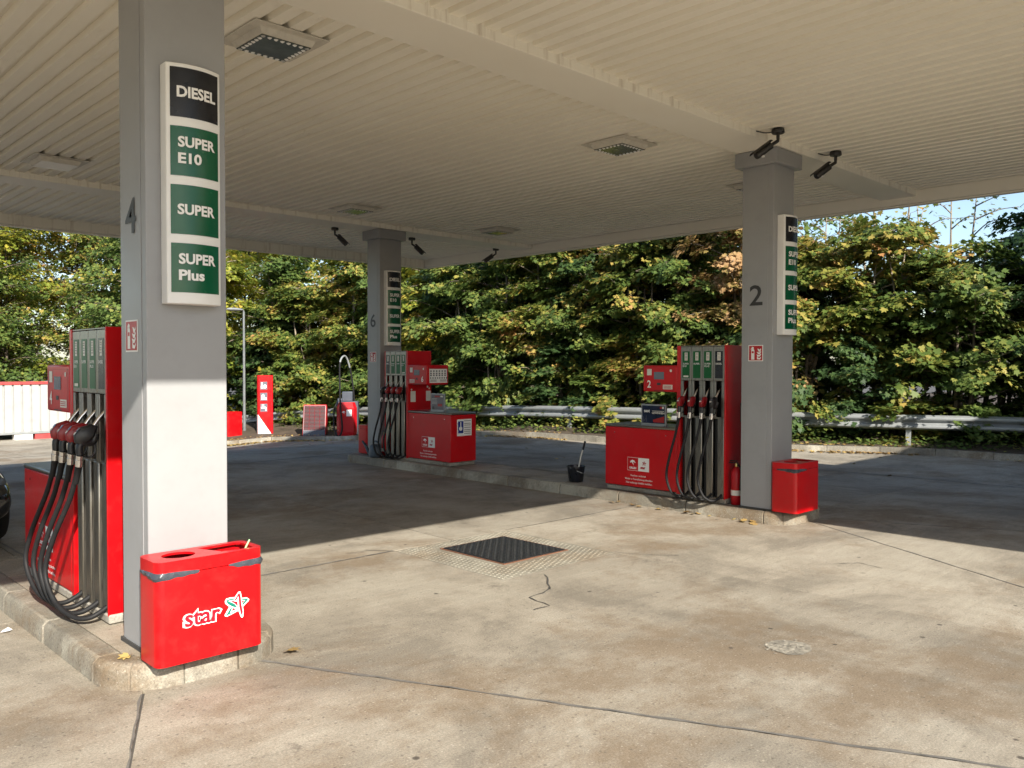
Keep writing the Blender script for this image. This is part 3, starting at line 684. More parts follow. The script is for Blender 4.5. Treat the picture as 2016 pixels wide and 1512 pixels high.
def cctv(x, y, aim, label, wire=None, z=ZC):
    r = empty('security_camera', (x, y, z), label, 'security camera', 'black cameras under the canopy')
    MB().lathe([(.058, -.005), (.062, -.02), (.062, -.042), (.056, -.05)], (x, y, z), 18).build('mount', 'camera_black', r)
    d = Vector(aim).normalized(); e = Vector((x, y, z-.05))
    k = e+Vector((0, 0, -.07))+d*.0; body0 = k+Vector((d.x, d.y, 0)).normalized()*.05+Vector((0, 0, -.03))
    MB().tube([e, e+Vector((0, 0, -.045)), k, body0+d*.04], .017, 8).build('arm', 'camera_black', r)
    a = body0+d*.02; MB().tube([a, a+d*.012, a+d*.012, a+d*.195, a+d*.205], [.022, .034, .037, .037, .032], 14).build('body', 'camera_black', r)
    side = d.cross(UP).normalized(); nn = side.cross(d).normalized(); mb = MB(); vs = []
    for q in (-.01, .235):
        for t in (-1, -.5, 0, .5, 1): vs.append(a+d*q+side*(.041*t)+nn*(.029+.018*(1-t*t)))
        for t in (1, .5, 0, -.5, -1): vs.append(a+d*q+side*(.044*t)+nn*(.033+.018*(1-t*t)))
    mb.add(vs, [(i, (i+1) % 10, 10+(i+1) % 10, 10+i) for i in range(10)]+[tuple(range(10))[::-1], tuple(range(10, 20))]); mb.build('sun_shield', 'camera_black', r)
    c_ = a+d*.15-nn*.040-side*.012
    MB().box(c_.x-.012, c_.x+.012, c_.y-.012, c_.y+.012, c_.z-.008, c_.z+.008).build('label_sticker', 'white_print', r)
    if wire: MB().tube(spline([e+Vector((0, 0, .03)), e+Vector((wire[0]*.5, wire[1]*.5, .016)), e+Vector((wire[0], wire[1], .045))], 5), .006, 6).build('cable', 'camera_black', r)
AIM = (-.72, .46, -.62)
cctv(7.62, 4.12, AIM, 'black security camera at the top of column 2, left one of the pair', (-.1, .19))
cctv(8.87, 4.12, AIM, 'black security camera right of column 2 under the beam', (-.06, .17))
cctv(7.78, 12.27, (.35, -.75, -.75), 'black security camera left of column 6, pointing down right')
cctv(9.40, 12.27, (.35, -.75, -.75), 'black security camera peeping out right of the top of column 6')
cctv(11.42, 12.2, (-.72, .30, -.55), 'black security camera hanging at the far canopy edge')

# ------------------------------------------------------------------ logos
STAR = dict(outline=[(1165, 420), (1200, 360), (1290, 335), (1400, 330), (1490, 205), (1540, 200), (1560, 260), (1565, 345), (1700, 340), (1755, 380), (1740, 420), (1600, 550), (1615, 640), (1605, 780), (1575, 805), (1545, 780), (1490, 640), (1220, 770), (1165, 760), (1160, 730), (1270, 545), (1180, 480)],
    green=[[(1205, 420), (1225, 385), (1290, 368), (1375, 362), (1385, 388), (1300, 398), (1240, 415), (1300, 440), (1400, 485), (1475, 575), (1340, 540), (1230, 475)], [(1565, 372), (1700, 365), (1725, 385), (1592, 520), (1587, 475), (1655, 398), (1565, 392)], [(1195, 738), (1310, 562), (1335, 582), (1285, 690), (1440, 625), (1440, 645), (1220, 738)]],
    red=[[(1393, 400), (1485, 250), (1520, 232), (1545, 330), (1562, 500), (1592, 660), (1578, 765), (1545, 700), (1510, 560), (1490, 300), (1440, 390), (1405, 410)], [(1300, 420), (1365, 412), (1400, 425), (1465, 430), (1475, 540), (1400, 470)], [(1355, 572), (1435, 600), (1328, 645)], [(1572, 412), (1635, 412), (1578, 470)]])
def star_poly(P, slope=-.18):        # zoom pixels -> logo units (1 = star width), upright
    return [((x-1160)/595, -((y-505)-(x-1457)*slope)/595) for x, y in P]
def star(o, right, s, par, red='logo_red', out='white_print', off=.003):
    if out: flat([star_poly(STAR['outline'])], o, right, out, par, 'star_outline', off, s, s)
    flat([star_poly(P) for P in STAR['green']], o, right, 'logo_green' if out else red, par, 'star_stroke', off+.001, s, s)
    flat([star_poly(P) for P in STAR['red']], o, right, red, par, 'star_stroke', off+.001, s, s)
EAGLE = [(0, .55), (.12, .78), (.42, .98), (.75, .88), (1, .55), (.93, .42), (.74, .62), (.56, .58), (.72, 0), (.47, .3), (.33, .56), (.1, .42)]
def brand_plate(o, right, w, par):
    """red square with bird and ORLEN next to a white square with the star"""
    o = Vector(o); h_ = w/2
    flat([rectp(0, w, 0, h_)], o, right, 'white_print', par, 'brand_plate', .002)
    flat([rectp(.004, h_, .004, h_-.004)], o, right, 'red', par, 'brand_field', .003)
    flat([EAGLE], o+right*(h_*.24)+UP*(h_*.40), right, 'white_print', par, 'bird_emblem', .004, h_*.52, h_*.42)
    text('ORLEN', o+right*(h_*.5)+UP*(h_*.14), right, h_*.15, 'white_print', par, width=h_*.66, bold=.05, anchor='C', off=.004)
    star(o+right*(h_*1.36)+UP*(h_*.60), right, h_*.42, par, out=None)
    text('star', o+right*(h_*1.22)+UP*(h_*.2), right, h_*.2, 'logo_red', par, width=h_*.46, bold=.05, off=.004)

# ------------------------------------------------------------------ fuel pumps
def pump(num, x0, y0, sg, W, where, bulge, order, seed):
    """x0 front plane, y0 the side next to the column, sg direction along y towards the low cabinet"""
    rnd = random.Random(seed)
    Y = lambda s: y0+sg*s
    def box(a0, a1, s0, s1, z0, z1, name, mat, par=None, bevel=.004, **kw):
        ya, yb = sorted((Y(s0), Y(s1))); return B(x0+a0, x0+a1, ya, yb, z0, z1).build(name, mat, par or r, bevel=bevel, **kw)
    r = empty('fuel_pump', (x0+.25, Y(W/2), .13), 'red and steel fuel pump number %s %s' % (num, where), 'fuel pump', 'fuel pumps with four hoses')
    D = .47; zt = 1.868
    box(-.0, D+.03, -.01, W+1.02, .131, .185, 'plinth', 'plinth', bevel=.01)
    box(0, D, 0, .018, .17, zt, 'side_panel', 'red'); box(0, D, W-.048, W, .17, zt, 'side_panel', 'red')
    box(.16, D-.004, .02, W-.05, .19, zt-.012, 'core', 'black', bevel=0)
    box(.004, D-.01, .019, W-.049, zt-.012, zt-.002, 'top_plate', 'steel', bevel=.002)
    mw = (W-.067)/4
    for i in range(4):
        s0 = .0185+i*mw; sc = s0+mw/2; fuel, lm = [(('DIESEL', None), 'black_panel'), (('SUPER', 'PLUS'), 'green_label'), (('SUPER', None), 'green_label'), (('SUPER', 'E10'), 'green_label')][order[i]]
        # upper steel panel with the fuel label
        up_ = box(.004, .03, s0+.002, s0+mw-.002, 1.475, zt-.014, 'upper_panel', 'steel', bevel=.003)
        lb = box(.0025, .006, sc-.049, sc+.047, 1.503, 1.803, 'fuel_label', lm, bevel=0)
        yl = max(Y(sc-.049), Y(sc+.047)); o_ = Vector((x0+.0025, yl, 0))
        flat([rectp(.03, .07, 1.70, 1.79)], o_, RA, 'label_white', lb, 'price_sticker', .001)
        flat([rectp(.037, .063, z_, z_+.004) for z_ in (1.775, 1.762, 1.745, 1.732, 1.715)], o_, RA, 'digit_grey', lb, 'print_lines', .002)
        text(fuel[0], o_+RA*.008+UP*1.655, RA, .019, 'white_print', lb, width=.078, bold=.01, off=.0015)
        if fuel[1]: text(fuel[1], o_+RA*.008+UP*1.628, RA, .019, 'white_print', lb, width=.048 if fuel[1] == 'E10' else .062, bold=.01, off=.0015)
        if order[i] == 3: flat([rectp(.016, .082, 1.512, 1.530)], o_, RA, 'label_white', lb, 'small_sticker', .001)
        # nozzle boot: black recess framed by steel
        box(.004, .03, s0+.002, s0+.036, 1.075, 1.473, 'boot_frame', 'steel', bevel=.003); box(.004, .03, s0+mw-.036, s0+mw-.002, 1.075, 1.473, 'boot_frame', 'steel', bevel=.003)
        box(.09, .13, s0+.034, s0+mw-.034, 1.05, 1.474, 'nozzle_boot', 'black', bevel=.004)
        # lower steel strip beside a black slot
        a, b_ = (s0+.003, s0+mw*.60); box(.006, .035, a, b_, .19, 1.07, 'lower_panel', 'steel', bevel=.008)
        box(.05, .06, b_+.001, s0+mw-.001, .19, 1.07, 'hose_slot', 'black', bevel=0)
        # nozzle
        c = Vector((x0, Y(sc), 0)); jt = rnd.uniform(-.008, .008)
        nz = MB(); prof = [(.070, .050), (.030, .066), (-.035, .046), (-.075, -.004), (-.070, -.050), (-.035, -.078), (.010, -.060), (.050, -.015)]
        prof = [(a_*.88, z_*.88) for a_, z_ in prof]; wd = .025; zc_ = 1.243; n_ = len(prof); vs = []
        for wy, kk in ((-wd, .72), (-wd*.55, 1), (wd*.55, 1), (wd, .72)):
            vs += [(c.x-.085+a_*kk, c.y+jt+wy, zc_+z_*kk) for a_, z_ in prof]
        nz.add(vs, [(q*n_+i2, q*n_+(i2+1) % n_, (q+1)*n_+(i2+1) % n_, (q+1)*n_+i2) for q in range(3) for i2 in range(n_)]+[tuple(range(n_)), tuple(range(3*n_, 4*n_))[::-1]])
        nb = nz.build('nozzle', 'nozzle_red' if order[i] else 'black', r, bevel=.003)
        pl = [(c.x-.085+a_, zc_+z_) for a_, z_ in ((-.0320, .0418), (-.0673, -.0031))]
        for w0, w1, m_ in ((.08, .52, 'poster_grey'), (.62, .92, 'label_white')):
            q = [(pl[0][0]+(pl[1][0]-pl[0][0])*w-.0015, pl[0][1]+(pl[1][1]-pl[0][1])*w+.001) for w in (w0, w1)]
            MB().add([(q[0][0], c.y+jt+.012, q[0][1]), (q[0][0], c.y+jt-.012, q[0][1]), (q[1][0], c.y+jt-.012, q[1][1]), (q[1][0], c.y+jt+.012, q[1][1])], [(0, 1, 2, 3)]).build('nozzle_label', m_, nb, smooth=False, recalc=False)
        MB().tube([(c.x-.055, c.y+jt, zc_+.03), (c.x-.012, c.y+jt*.5, zc_+.09), (c.x+.045, c.y, zc_+.15), (c.x+.06, c.y, zc_+.16)], [.013, .012, .011, .011], 10).build('spout', 'chrome', nb)
        MB().tube(spline([(c.x-.03, c.y, zc_-.0), (c.x-.05, c.y, zc_-.05), (c.x-.115, c.y+jt, zc_-.055), (c.x-.12, c.y+jt, zc_-.12)], 4), .021, 10).build('handle', 'black', nb)
        MB().tube(spline([(c.x-.045, c.y+jt, zc_-.045), (c.x-.035, c.y+jt, zc_-.10), (c.x-.065, c.y+jt, zc_-.135), (c.x-.108, c.y+jt, zc_-.125)], 4), .006, 6).build('trigger_guard', 'black', nb)
        hp = Vector((c.x-.12, c.y+jt, zc_-.11))
        MB().tube([hp+Vector((0, 0, -.01)), hp+Vector((.0, bulge*.004, -.035)), hp+Vector((0, bulge*.004, -.036)), hp+Vector((.0, bulge*.008, -.075))], [.021, .021, .024, .022], 12).build('swivel', 'chrome', nb)
        q0 = hp+Vector((0, bulge*.008, -.07))
        MB().tube([q0, q0+Vector((-.002, bulge*.012, -.05)), q0+Vector((-.004, bulge*.024, -.11))], [.021, .018, .016], 10).build('hose_sleeve', 'rubber', nb)
        bl = bulge*(1+rnd.uniform(-.12, .12)); fw_ = rnd.uniform(.9, 1.15)
        path = [q0+Vector((-.002, bl*.012, -.05)), q0+Vector((-.02*fw_, bl*.05, -.22)), q0+Vector((-.07*fw_, bl*.105, -.46)), q0+Vector((-.095*fw_, bl*.13, -.66)), q0+Vector((-.075*fw_, bl*.08, -.82)),
                q0+Vector((-.03, bl*.02-.01, -.885)), q0+Vector((.03, -.035, -.89)), q0+Vector((.10, -.05, -.86)), q0+Vector((.19, -.052, -.80))]
        MB().tube(spline(path, 6), .0145, 10).build('hose', 'rubber', r)
    box(.01, .03, .02, W-.05, 1.058, 1.078, 'cross_rail', 'steel', bevel=.003)
    # display head over the cabinet
    H0, H1, hz0, hz1 = W+.001, W+.475, 1.338, 1.645
    hd = box(.0, .43, H0, H1, hz0, hz1, 'display_head', 'red', bevel=.012)
    yl = max(Y(H0), Y(H1)); w_ = H1-H0; hh = hz1-hz0; o_ = Vector((x0, yl, hz0))
    fr = lambda u0, u1, v0, v1: rectp(u0*w_, u1*w_, (1-v1)*hh, (1-v0)*hh)
    flat([fr(.07, .93, .09, .105), fr(.07, .93, .93, .945), fr(.07, .085, .09, .945), fr(.915, .93, .09, .945)], o_, RA, 'red_dull', hd, 'door_seam', .0012)
    mir = num == '6'
    flat([fr(.12, .26, .14, .38)], o_, RA, 'label_white', hd, 'sticker', .002)
    flat([fr(.33, .63, .25, .53)], o_, RA, 'screen', hd, 'screen', .002)
    flat([circp(.83*w_, .80*hh, .016)], o_, RA, 'label_white', hd, 'round_seal', .002)
    text(num, o_+RA*((.72 if mir else .13)*w_)+UP*(.15*hh), RA, .088, 'white_print', hd, width=.052, bold=.02, name='number')
    flat([fr(.42, .53, .66, .75)], o_, RA, 'digit_grey', hd, 'keypad', .002)
    flat([fr(.10, .36, .74, .90) if mir else fr(.60, .88, .73, .90)], o_, RA, 'label_white', hd, 'notice_sticker', .002)
    l0 = .10 if mir else .60
    flat([fr(l0+.02, l0+.24, v_, v_+.018) for v_ in (.77, .81, .85)], o_, RA, 'red_dull', hd, 'print_lines', .003)
    flat([fr(.33, .66, .955, .975)], o_, RA, 'black', hd, 'printer_slot', .002)
    # low cabinet
    C1 = W+1.045; cz0, cz1 = .192, .897
    cb = box(.0, .5, W+.0015, C1, cz0, cz1, 'cabinet', 'red', bevel=.006)
    box(-.006, .506, W+.001, C1+.006, cz1+.0005, cz1+.034, 'cabinet_top', 'steel', cb, bevel=.012)
    ylc = max(Y(W), Y(C1)); wc = C1-W; oc = Vector((x0, ylc, 0))
    brand_plate(oc+RA*(wc*(.33 if not mir else .34))+UP*.385, RA, .318, cb)
    for k, t in enumerate(('Rauchen verboten', 'Motor u. Fremdheizung abstellen', 'Nur zulässige Gefäße befüllen.')):
        text(t, oc+RA*(wc*.33+.16+(.006*k))+UP*(.318-.043*k), RA, .022, 'white_print', cb, width=(.225, .40, .385)[k], bold=.008, anchor='C', off=.002)
    for q in (.14, .86): flat([circp(wc*q, .83, .008, 8)], oc, RA, 'chrome', cb, 'lock', .002)
    if num == '6':
        ysd = Y(C1); on = Vector((x0+.06, ysd, 0))
        flat([rectp(.06, .35, .58, .83)], on, RB, 'white_print', cb, 'notice', .002)
        flat([rectp(.08, .185, .62, .80)], on, RB, 'sign_blue', cb, 'notice_symbol', .003)
        flat([circp(.13, .69, .033), rectp(.122, .142, .71, .79)], on, RB, 'white_print', cb, 'glove_symbol', .004)
        flat([rectp(.20, .33, z_, z_+.007) for z_ in (.80, .76, .735, .70, .665, .64, .61)], on, RB, 'digit_grey', cb, 'print_lines', .003)
        yh = Y(H1); oh = Vector((x0+.03, yh, hz0))
        flat([rectp(.02, .37, .03, .27)], oh, RB, 'white_print', hd, 'leaflet', .002)
        flat([rectp(.02, .37, .245, .27)], oh, RB, 'red_dull', hd, 'leaflet_header', .003)
        ic = []
        for q in range(6):
            for zz in (.20, .165, .135): ic.append(rectp(.035+q*.056, .065+q*.056, zz, zz+.022))
        ic += [circp(.045+q*.045, .105, .013, 10) for q in range(8)]+[rectp(.035, .16, z_, z_+.005) for z_ in (.075, .062, .05)]+[rectp(.23, .355, z_, z_+.005) for z_ in (.075, .062, .05)]
        flat(ic, oh, RB, 'poster_grey', hd, 'leaflet_icons', .003)
        os_ = Vector((x0, Y(W), 0))
        flat([rectp(.05, .15, 1.06, 1.23), rectp(.36, .455, 1.07, 1.23)], os_, RB, 'label_white', r, 'side_notice', .002)
        flat([rectp(.19, .193, .93, 1.33)], os_, RB, 'red_dull', r, 'panel_seam', .002)
        flat([circp(.07, 1.255, .016), circp(.425, 1.27, .014), circp(.39, 1.295, .018)], os_, RB, 'label_white', r, 'round_seal', .002)
    else:
        os_ = Vector((x0, Y(0), 0))
        flat([rectp(.30, .45, 1.02, 1.23)], os_, RB, 'black', r, 'side_terminal', .003)
        flat([rectp(.305, .325, 1.02, 1.20)], os_, RB, 'steel', r, 'terminal_frame', .004)
    return r
ORD = [0, 1, 2, 3]
pump('4', 1.72, 5.14, 1, .66, 'in the left foreground behind column 4', 2.1, ORD, 1)
pump('2', 8.06, 4.95, 1, .635, 'beside column 2 at the right', .75, ORD, 2)
pump('6', 8.06, 11.25, -1, .62, 'in the distance, cabinet towards the camera', .75, ORD, 3)

# poster frames standing on the cabinets
def poster(x, y, z, w, h_, label, kind):
    r = empty('poster_stand', (x, y, z), label, 'poster frame', 'advertising frames on the pump cabinets')
    B(x-.01, x+.012, y-w/2, y+w/2, z, z+h_).build('frame', 'galv', r, bevel=.003)
    B(x-.03, x+.06, y-w/2+.02, y+w/2-.02, z-.003, z+.012).build('foot', 'galv', r)
    o = Vector((x-.01, y+w/2, z)); a = .018
    pm = flat([rectp(a, w-a, a+.012, h_-a)], o, RA, 'poster_navy' if kind == 'gewinnen' else 'poster_grey', r, 'poster', .002)
    if kind == 'gewinnen':
        text('500€', o+RA*.045+UP*(h_*.62), RA, .027, 'white_print', pm, width=.085, bold=.03, off=.003)
        text('GEWINNEN', o+RA*(w*.44)+UP*(h_*.56), RA, .021, 'label_white', pm, width=w*.5, bold=.03, off=.003)
        flat([rectp(w*.45, w*.93, h_*.68, h_*.70), rectp(w*.55, w*.85, h_*.645, h_*.655)], o, RA, 'label_white', pm, 'print_lines', .003)
        flat([[(w*.48, h_*.28), (w*.93, h_*.46), (w*.93, h_*.16), (w*.5, h_*.17)]], o, RA, 'poster_red', pm, 'printed_roof', .003)
        flat([rectp(w*.76, w*.84, h_*.80, h_*.90)], o, RA, 'poster_red', pm, 'printed_badge', .003); flat([rectp(w*.845, w*.92, h_*.80, h_*.90)], o, RA, 'label_white', pm, 'printed_badge', .003)
        flat([rectp(.03, .035, .05, .11), rectp(.075, .079, .04, .12), [(.03, .04), (.07, .09), (.072, .088), (.034, .038)]], o, RA, 'poster_grey', pm, 'printed_lines', .003)
    else:
        flat([rectp(w*.3, w*.66, h_*.78, h_*.88), rectp(w*.52, w*.84, h_*.30, h_*.44)], o, RA, 'poster_red', pm, 'printed_band', .003)
        flat([rectp(w*.1, w*.48, h_*q, h_*q+.005) for q in (.70, .63, .56, .49, .42)]+[rectp(w*.72, w*.9, h_*.80, h_*.88)], o, RA, 'label_white', pm, 'print_lines', .003)
        flat([circp(w*.2, h_*.2, .025)], o, RA, 'black', pm, 'printed_ball', .003)
poster(8.12, 5.945, .932, .36, .255, 'small poster frame with 500€ advert standing on cabinet of pump 2', 'gewinnen')
poster(8.14, 9.98, .932, .33, .28, 'small grey poster frame standing on cabinet of pump 6', 'grau')

# ------------------------------------------------------------------ litter bins
def curve_plate(outer, holes, z, th, name, mat, par):
    cu = bpy.data.curves.new('c', 'CURVE'); cu.dimensions = '2D'; cu.fill_mode = 'BOTH'; cu.extrude = th/2
    for P in [outer]+holes:
        sp = cu.splines.new('POLY'); sp.points.add(len(P)-1); sp.use_cyclic_u = True
        for p, (x, y) in zip(sp.points, P): p.co = (x, y, 0, 1)
    ob = bpy.data.objects.new('c', cu); me = bpy.data.meshes.new_from_object(ob); bpy.data.objects.remove(ob); bpy.data.curves.remove(cu)
    off = wloc(par)
    for v in me.vertices: v.co = Vector((v.co.x-off.x, v.co.y-off.y, z+v.co.z-off.z))
    me.name = name; return link(name, me, mat, par)
def litter_bin(x0, x1, y0, y1, z0, z1, label, logo=False, bags=True, red='red', group='red litter bins', holes_far=True):
    r = empty('litter_bin', ((x0+x1)/2, (y0+y1)/2, z0), label, 'litter bin', group)
    rad = .045; P = rrect(x0, x1, y0, y1, rad, 6); zs = z1-.068
    for fx in (x0+.07, x1-.07): B(fx-.035, fx+.035, y0+.05, y1-.05, z0, z0+.014).build('foot', 'black', r)
    MB().ring(P, z0+.012, zs-.002, .012).build('body', red, r)
    MB().prism(rrect(x0+.012, x1-.012, y0+.012, y1-.012, rad-.01, 4), z0+.013, z0+.02).build('floor_plate', red, r)
    lid = MB().ring(P, zs+.002, z1-.012, .014).build('lid', red, r)
    cx = x0+.16; cy = (y0+y1)/2; rc = min(.085, (y1-y0)*.34)
    hole1 = [(cx+rc*math.cos(a), cy+rc*.85*math.sin(a)) for a in np.linspace(0, 2*math.pi, 25)[:-1]]
    a, b_ = x0+(x1-x0)*.52, x1-.04
    hole2 = [(a, y1-.04), (a+.06, y0+.045), (b_-.01, y0+.035), (b_, y0+.05), (b_, y1-.05), (b_-.02, y1-.035)]
    curve_plate(P, [hole1, hole2], z1-.006, .012, 'lid_top', red, lid)
    # liner bags sagging inside the openings
    mb = MB(); nx_, ny_ = 26, 12
    vs = [(x0+.02+(x1-x0-.04)*i/nx_, y0+.02+(y1-y0-.04)*j/ny_, z1-.05-.06*math.sin(math.pi*i/nx_)*math.sin(math.pi*j/ny_)+random.uniform(-.022, .018)) for j in range(ny_+1) for i in range(nx_+1)]
    mb.add(vs, [(j*(nx_+1)+i, j*(nx_+1)+i+1, (j+1)*(nx_+1)+i+1, (j+1)*(nx_+1)+i) for j in range(ny_) for i in range(nx_)])
    mb.build('liner_bag', 'dark_bag', r, recalc=False)
    if bags:                                   # bag rim squeezed out between lid and body at two corners
        n = len(P)
        for c0, span in ((bags if isinstance(bags, list) else [(3.5*7, 9), (0.5*7, 8)])):
            vs = []; fs = []
            c0 = int(c0)
            # walk along the outline in small steps
            per = resample([*P, P[0]], .012); m_ = len(per)
            # nearest outline sample to corner vertex
            cxy = P[c0 % n]; i0 = min(range(m_), key=lambda k: (per[k][0]-cxy[0])**2+(per[k][1]-cxy[1])**2)
            K = [i0+k for k in range(-int(span*1.6), int(span*1.6)+1)]
            for j, k in enumerate(K):
                p = Vector(per[k % m_]); t = abs(j/(len(K)-1)-.5)*2; e = (1-t**2.2); nv = (p-Vector(((x0+x1)/2, (y0+y1)/2))).normalized()
                rip = math.sin(j*1.1)*.003+math.sin(j*.37+c0)*.004
                up_ = zs+.004+.010*e; dn = zs-.004-.019*e+rip*.7
                vs += [(p.x, p.y, up_), (p.x+nv.x*(.010*e+.002), p.y+nv.y*(.010*e+.002), (up_+dn)/2+rip), (p.x+nv.x*.004, p.y+nv.y*.004, dn)]
            fs = [(3*i+q, 3*i+q+1, 3*i+4+q, 3*i+3+q) for i in range(len(K)-1) for q in (0, 1)]
            MB().add(vs, fs).build('bag_edge', 'bag_grey', r, recalc=False)
    if logo:
        o = Vector((x0, y0, 0)); w_ = x1-x0
        # "star" wordmark with white outline and the star next to it
        for bold, m_, off in ((.065, 'white_print', .003), (.022, 'logo_red', .0045)):
            text('star', o+RB*(.232)+UP*(.327), RB, .088, m_, r, width=.188 if m_ == 'logo_red' else .210, bold=bold, off=off, anchor='C')
        star(o+RB*.348+UP*.384, RB, .138, r)
    return r
b4 = litter_bin(1.622, 2.194, 4.172, 4.418, .131, .668, 'red litter bin with a star logo standing in front of column 4', logo=True, bags=[(24, 11), (3, 10)])
MB().tube([(2.10, 4.26, .60), (2.155, 4.255, .70)], .0045, 8).build('drinking_straw', 'straw_green', b4)
MB().lathe([(.0, -.02), (.03, -.015), (.032, .01), (.0, .02)], (2.09, 4.255, .62), 8).build('crumpled_paper', 'white_print', b4)
litter_bin(7.968, 8.472, 4.072, 4.362, .131, .650, 'red litter bin against column 2 at the right', bags=[(24, 11)])
litter_bin(8.16, 8.60, 11.90, 12.18, .131, .62, 'red litter bin half hidden behind column 6 and the watering can', bags=False)
litter_bin(12.25, 12.75, 25.6, 26.0, -.80, .12, 'red waste box at the far kerb right of column 4', bags=False)

# ------------------------------------------------------------------ extinguishers, watering can, bucket
def extinguisher(x, y, label, h_=.47, rr=.058):
    r = empty('fire_extinguisher', (x, y, .13), label, 'fire extinguisher', 'fire extinguishers on the pump islands'); z = .131
    MB().lathe([(rr*.86, 0), (rr, .012), (rr, h_*.72), (rr*.85, h_*.80), (rr*.45, h_*.86), (rr*.32, h_*.88)], (x, y, z), 18).build('cylinder', 'red_dull', r)
    MB().lathe([(rr+.0012, h_*.22), (rr+.0012, h_*.34)], (x, y, z), 18).build('label_band', 'label_white', r)
    MB().lathe([(.018, h_*.88), (.02, h_*.94), (.012, h_*.97)], (x, y, z), 10).build('valve', 'brass', r)
    MB().box(x-.012, x+.012, y-.02, y+.09, z+h_*.955, z+h_*.975).box(x-.010, x+.010, y-.01, y+.08, z+h_*1.0, z+h_*1.02).build('lever', 'black', r, bevel=.003)
    MB().tube(spline([(x, y-.02, z+h_*.92), (x-.03, y-.07, z+h_*.86), (x-.04, y-.075, z+h_*.6), (x-.045, y-.07, z+h_*.35)], 5), .009, 8).build('hose', 'rubber', r)
extinguisher(8.135, 4.855, 'red fire extinguisher with white band between pump 2 and column 2')
extinguisher(8.17, 11.40, 'red fire extinguisher behind the hoses between pump 6 and column 6', .42)

r = empty('watering_can', (8.03, 11.53, .13), 'dark blue grey plastic watering can on the island beside column 6', 'watering can')
cx, cy, z0 = 8.0, 11.44, .131
mb = MB(); n_ = 20
prof = [(.085, .0), (.11, .01), (.115, .06), (.108, .13), (.09, .185), (.06, .205)]
mb.lathe(prof, (0, 0, 0), n_); mb.xform(lambda x, y, z: (cx+x*.75, cy+y*1.15, z0+z)); mb.build('body', 'can_plastic', r)
MB().tube(spline([(cx, cy+.09, z0+.04), (cx-.01, cy+.17, z0+.09), (cx-.015, cy+.25, z0+.18), (cx-.02, cy+.33, z0+.245)], 5), [.045]*3+[.034]*4+[.026]*4+[.02]*3+[.015]*2, 12).build('spout', 'can_plastic', r)
MB().tube(spline([(cx, cy+.05, z0+.19), (cx, cy+.03, z0+.25), (cx, cy-.05, z0+.26), (cx, cy-.13, z0+.2), (cx, cy-.125, z0+.08), (cx, cy-.10, z0+.05)], 5), .014, 10).build('handle', 'can_plastic', r)
MB().lathe([(.055, .2), (.058, .212), (.05, .214)], (cx, cy, z0), 16).build('fill_rim', 'black', r)

r = empty('wash_bucket', (8.24, 7.27, .13), 'small black bucket standing alone on the island between the pumps', 'bucket')
MB().lathe([(.088, 0), (.092, .004), (.118, .192), (.126, .194), (.126, .205), (.119, .205), (.114, .19), (.09, .02)], (8.24, 7.27, .131), 24).build('shell', 'bucket_black', r)
MB().lathe([(.112, .16), (.0, .161)], (8.24, 7.27, .131), 20).build('water', 'black', r)
MB().tube(spline([(8.24+.12, 7.27, .32), (8.31, 7.27-.09, .27), (8.24, 7.27-.135, .25), (8.18, 7.27-.10, .27), (8.24-.12, 7.27, .32)], 5), .004, 6).build('bail', 'galv', r)
r = empty('squeegee', (8.24, 7.24, .25), 'window squeegee with long handle standing in the black bucket', 'squeegee')
MB().tube([(8.25, 7.245, .27), (8.262, 7.20, .48), (8.268, 7.175, .56)], .0095, 8).build('handle', 'label_white', r)
MB().tube([(8.267, 7.176, .55), (8.275, 7.145, .66)], .014, 8).build('grip', 'black', r)
B(8.17, 8.31, 7.235, 7.27, .235, .275).build('head', 'red_dull', r, bevel=.005)

# ------------------------------------------------------------------ service corner: totem, vacuum, mat cleaner, lamps
gz = g(13.55, 25.46)+.10
def local(o, ang):
    ca, sa = math.cos(ang), math.sin(ang); return lambda x, y, z: (o[0]+x*ca-y*sa, o[1]+x*sa+y*ca, o[2]+z)
def flatT(polys, T, mat, par, name):
    mb = MB()
    for P in polys: mb.add([T(*p) for p in P], [tuple(range(len(P)))])
    return mb.build(name, mat, par, smooth=False, recalc=False)
r = empty('service_totem', (13.5, 25.4, gz), 'tall red totem with shoe, vacuum and tap symbols at the far kerb', 'totem sign')
T = local((13.42, 25.35, gz), math.radians(-22))       # local -y faces the forecourt
wt, dp, ht = .50, .26, 1.93
MB().prism(rrect(-wt/2, wt/2, 0, dp, .05, 4), .02, ht).xform(T).build('body', 'red', r)
flatT([[(-wt/2+.01, -.004, .02), (wt/2-.07, -.004, .02), (-wt/2+.01, -.004, .66)]], T, 'white', r, 'white_corner')
flatT([[(-wt/2-.003, .05, .02), (-wt/2-.003, .05, .62), (-wt/2-.003, .24, .62), (-wt/2-.003, .24, .02)][::-1]], T, 'white', r, 'white_corner')
flatT([[(wt/2-.05, -.003, .03), (wt/2-.035, -.003, .03), (wt/2-.035, -.003, ht-.03), (wt/2-.05, -.003, ht-.03)]], T, 'logo_red', r, 'edge_seam')
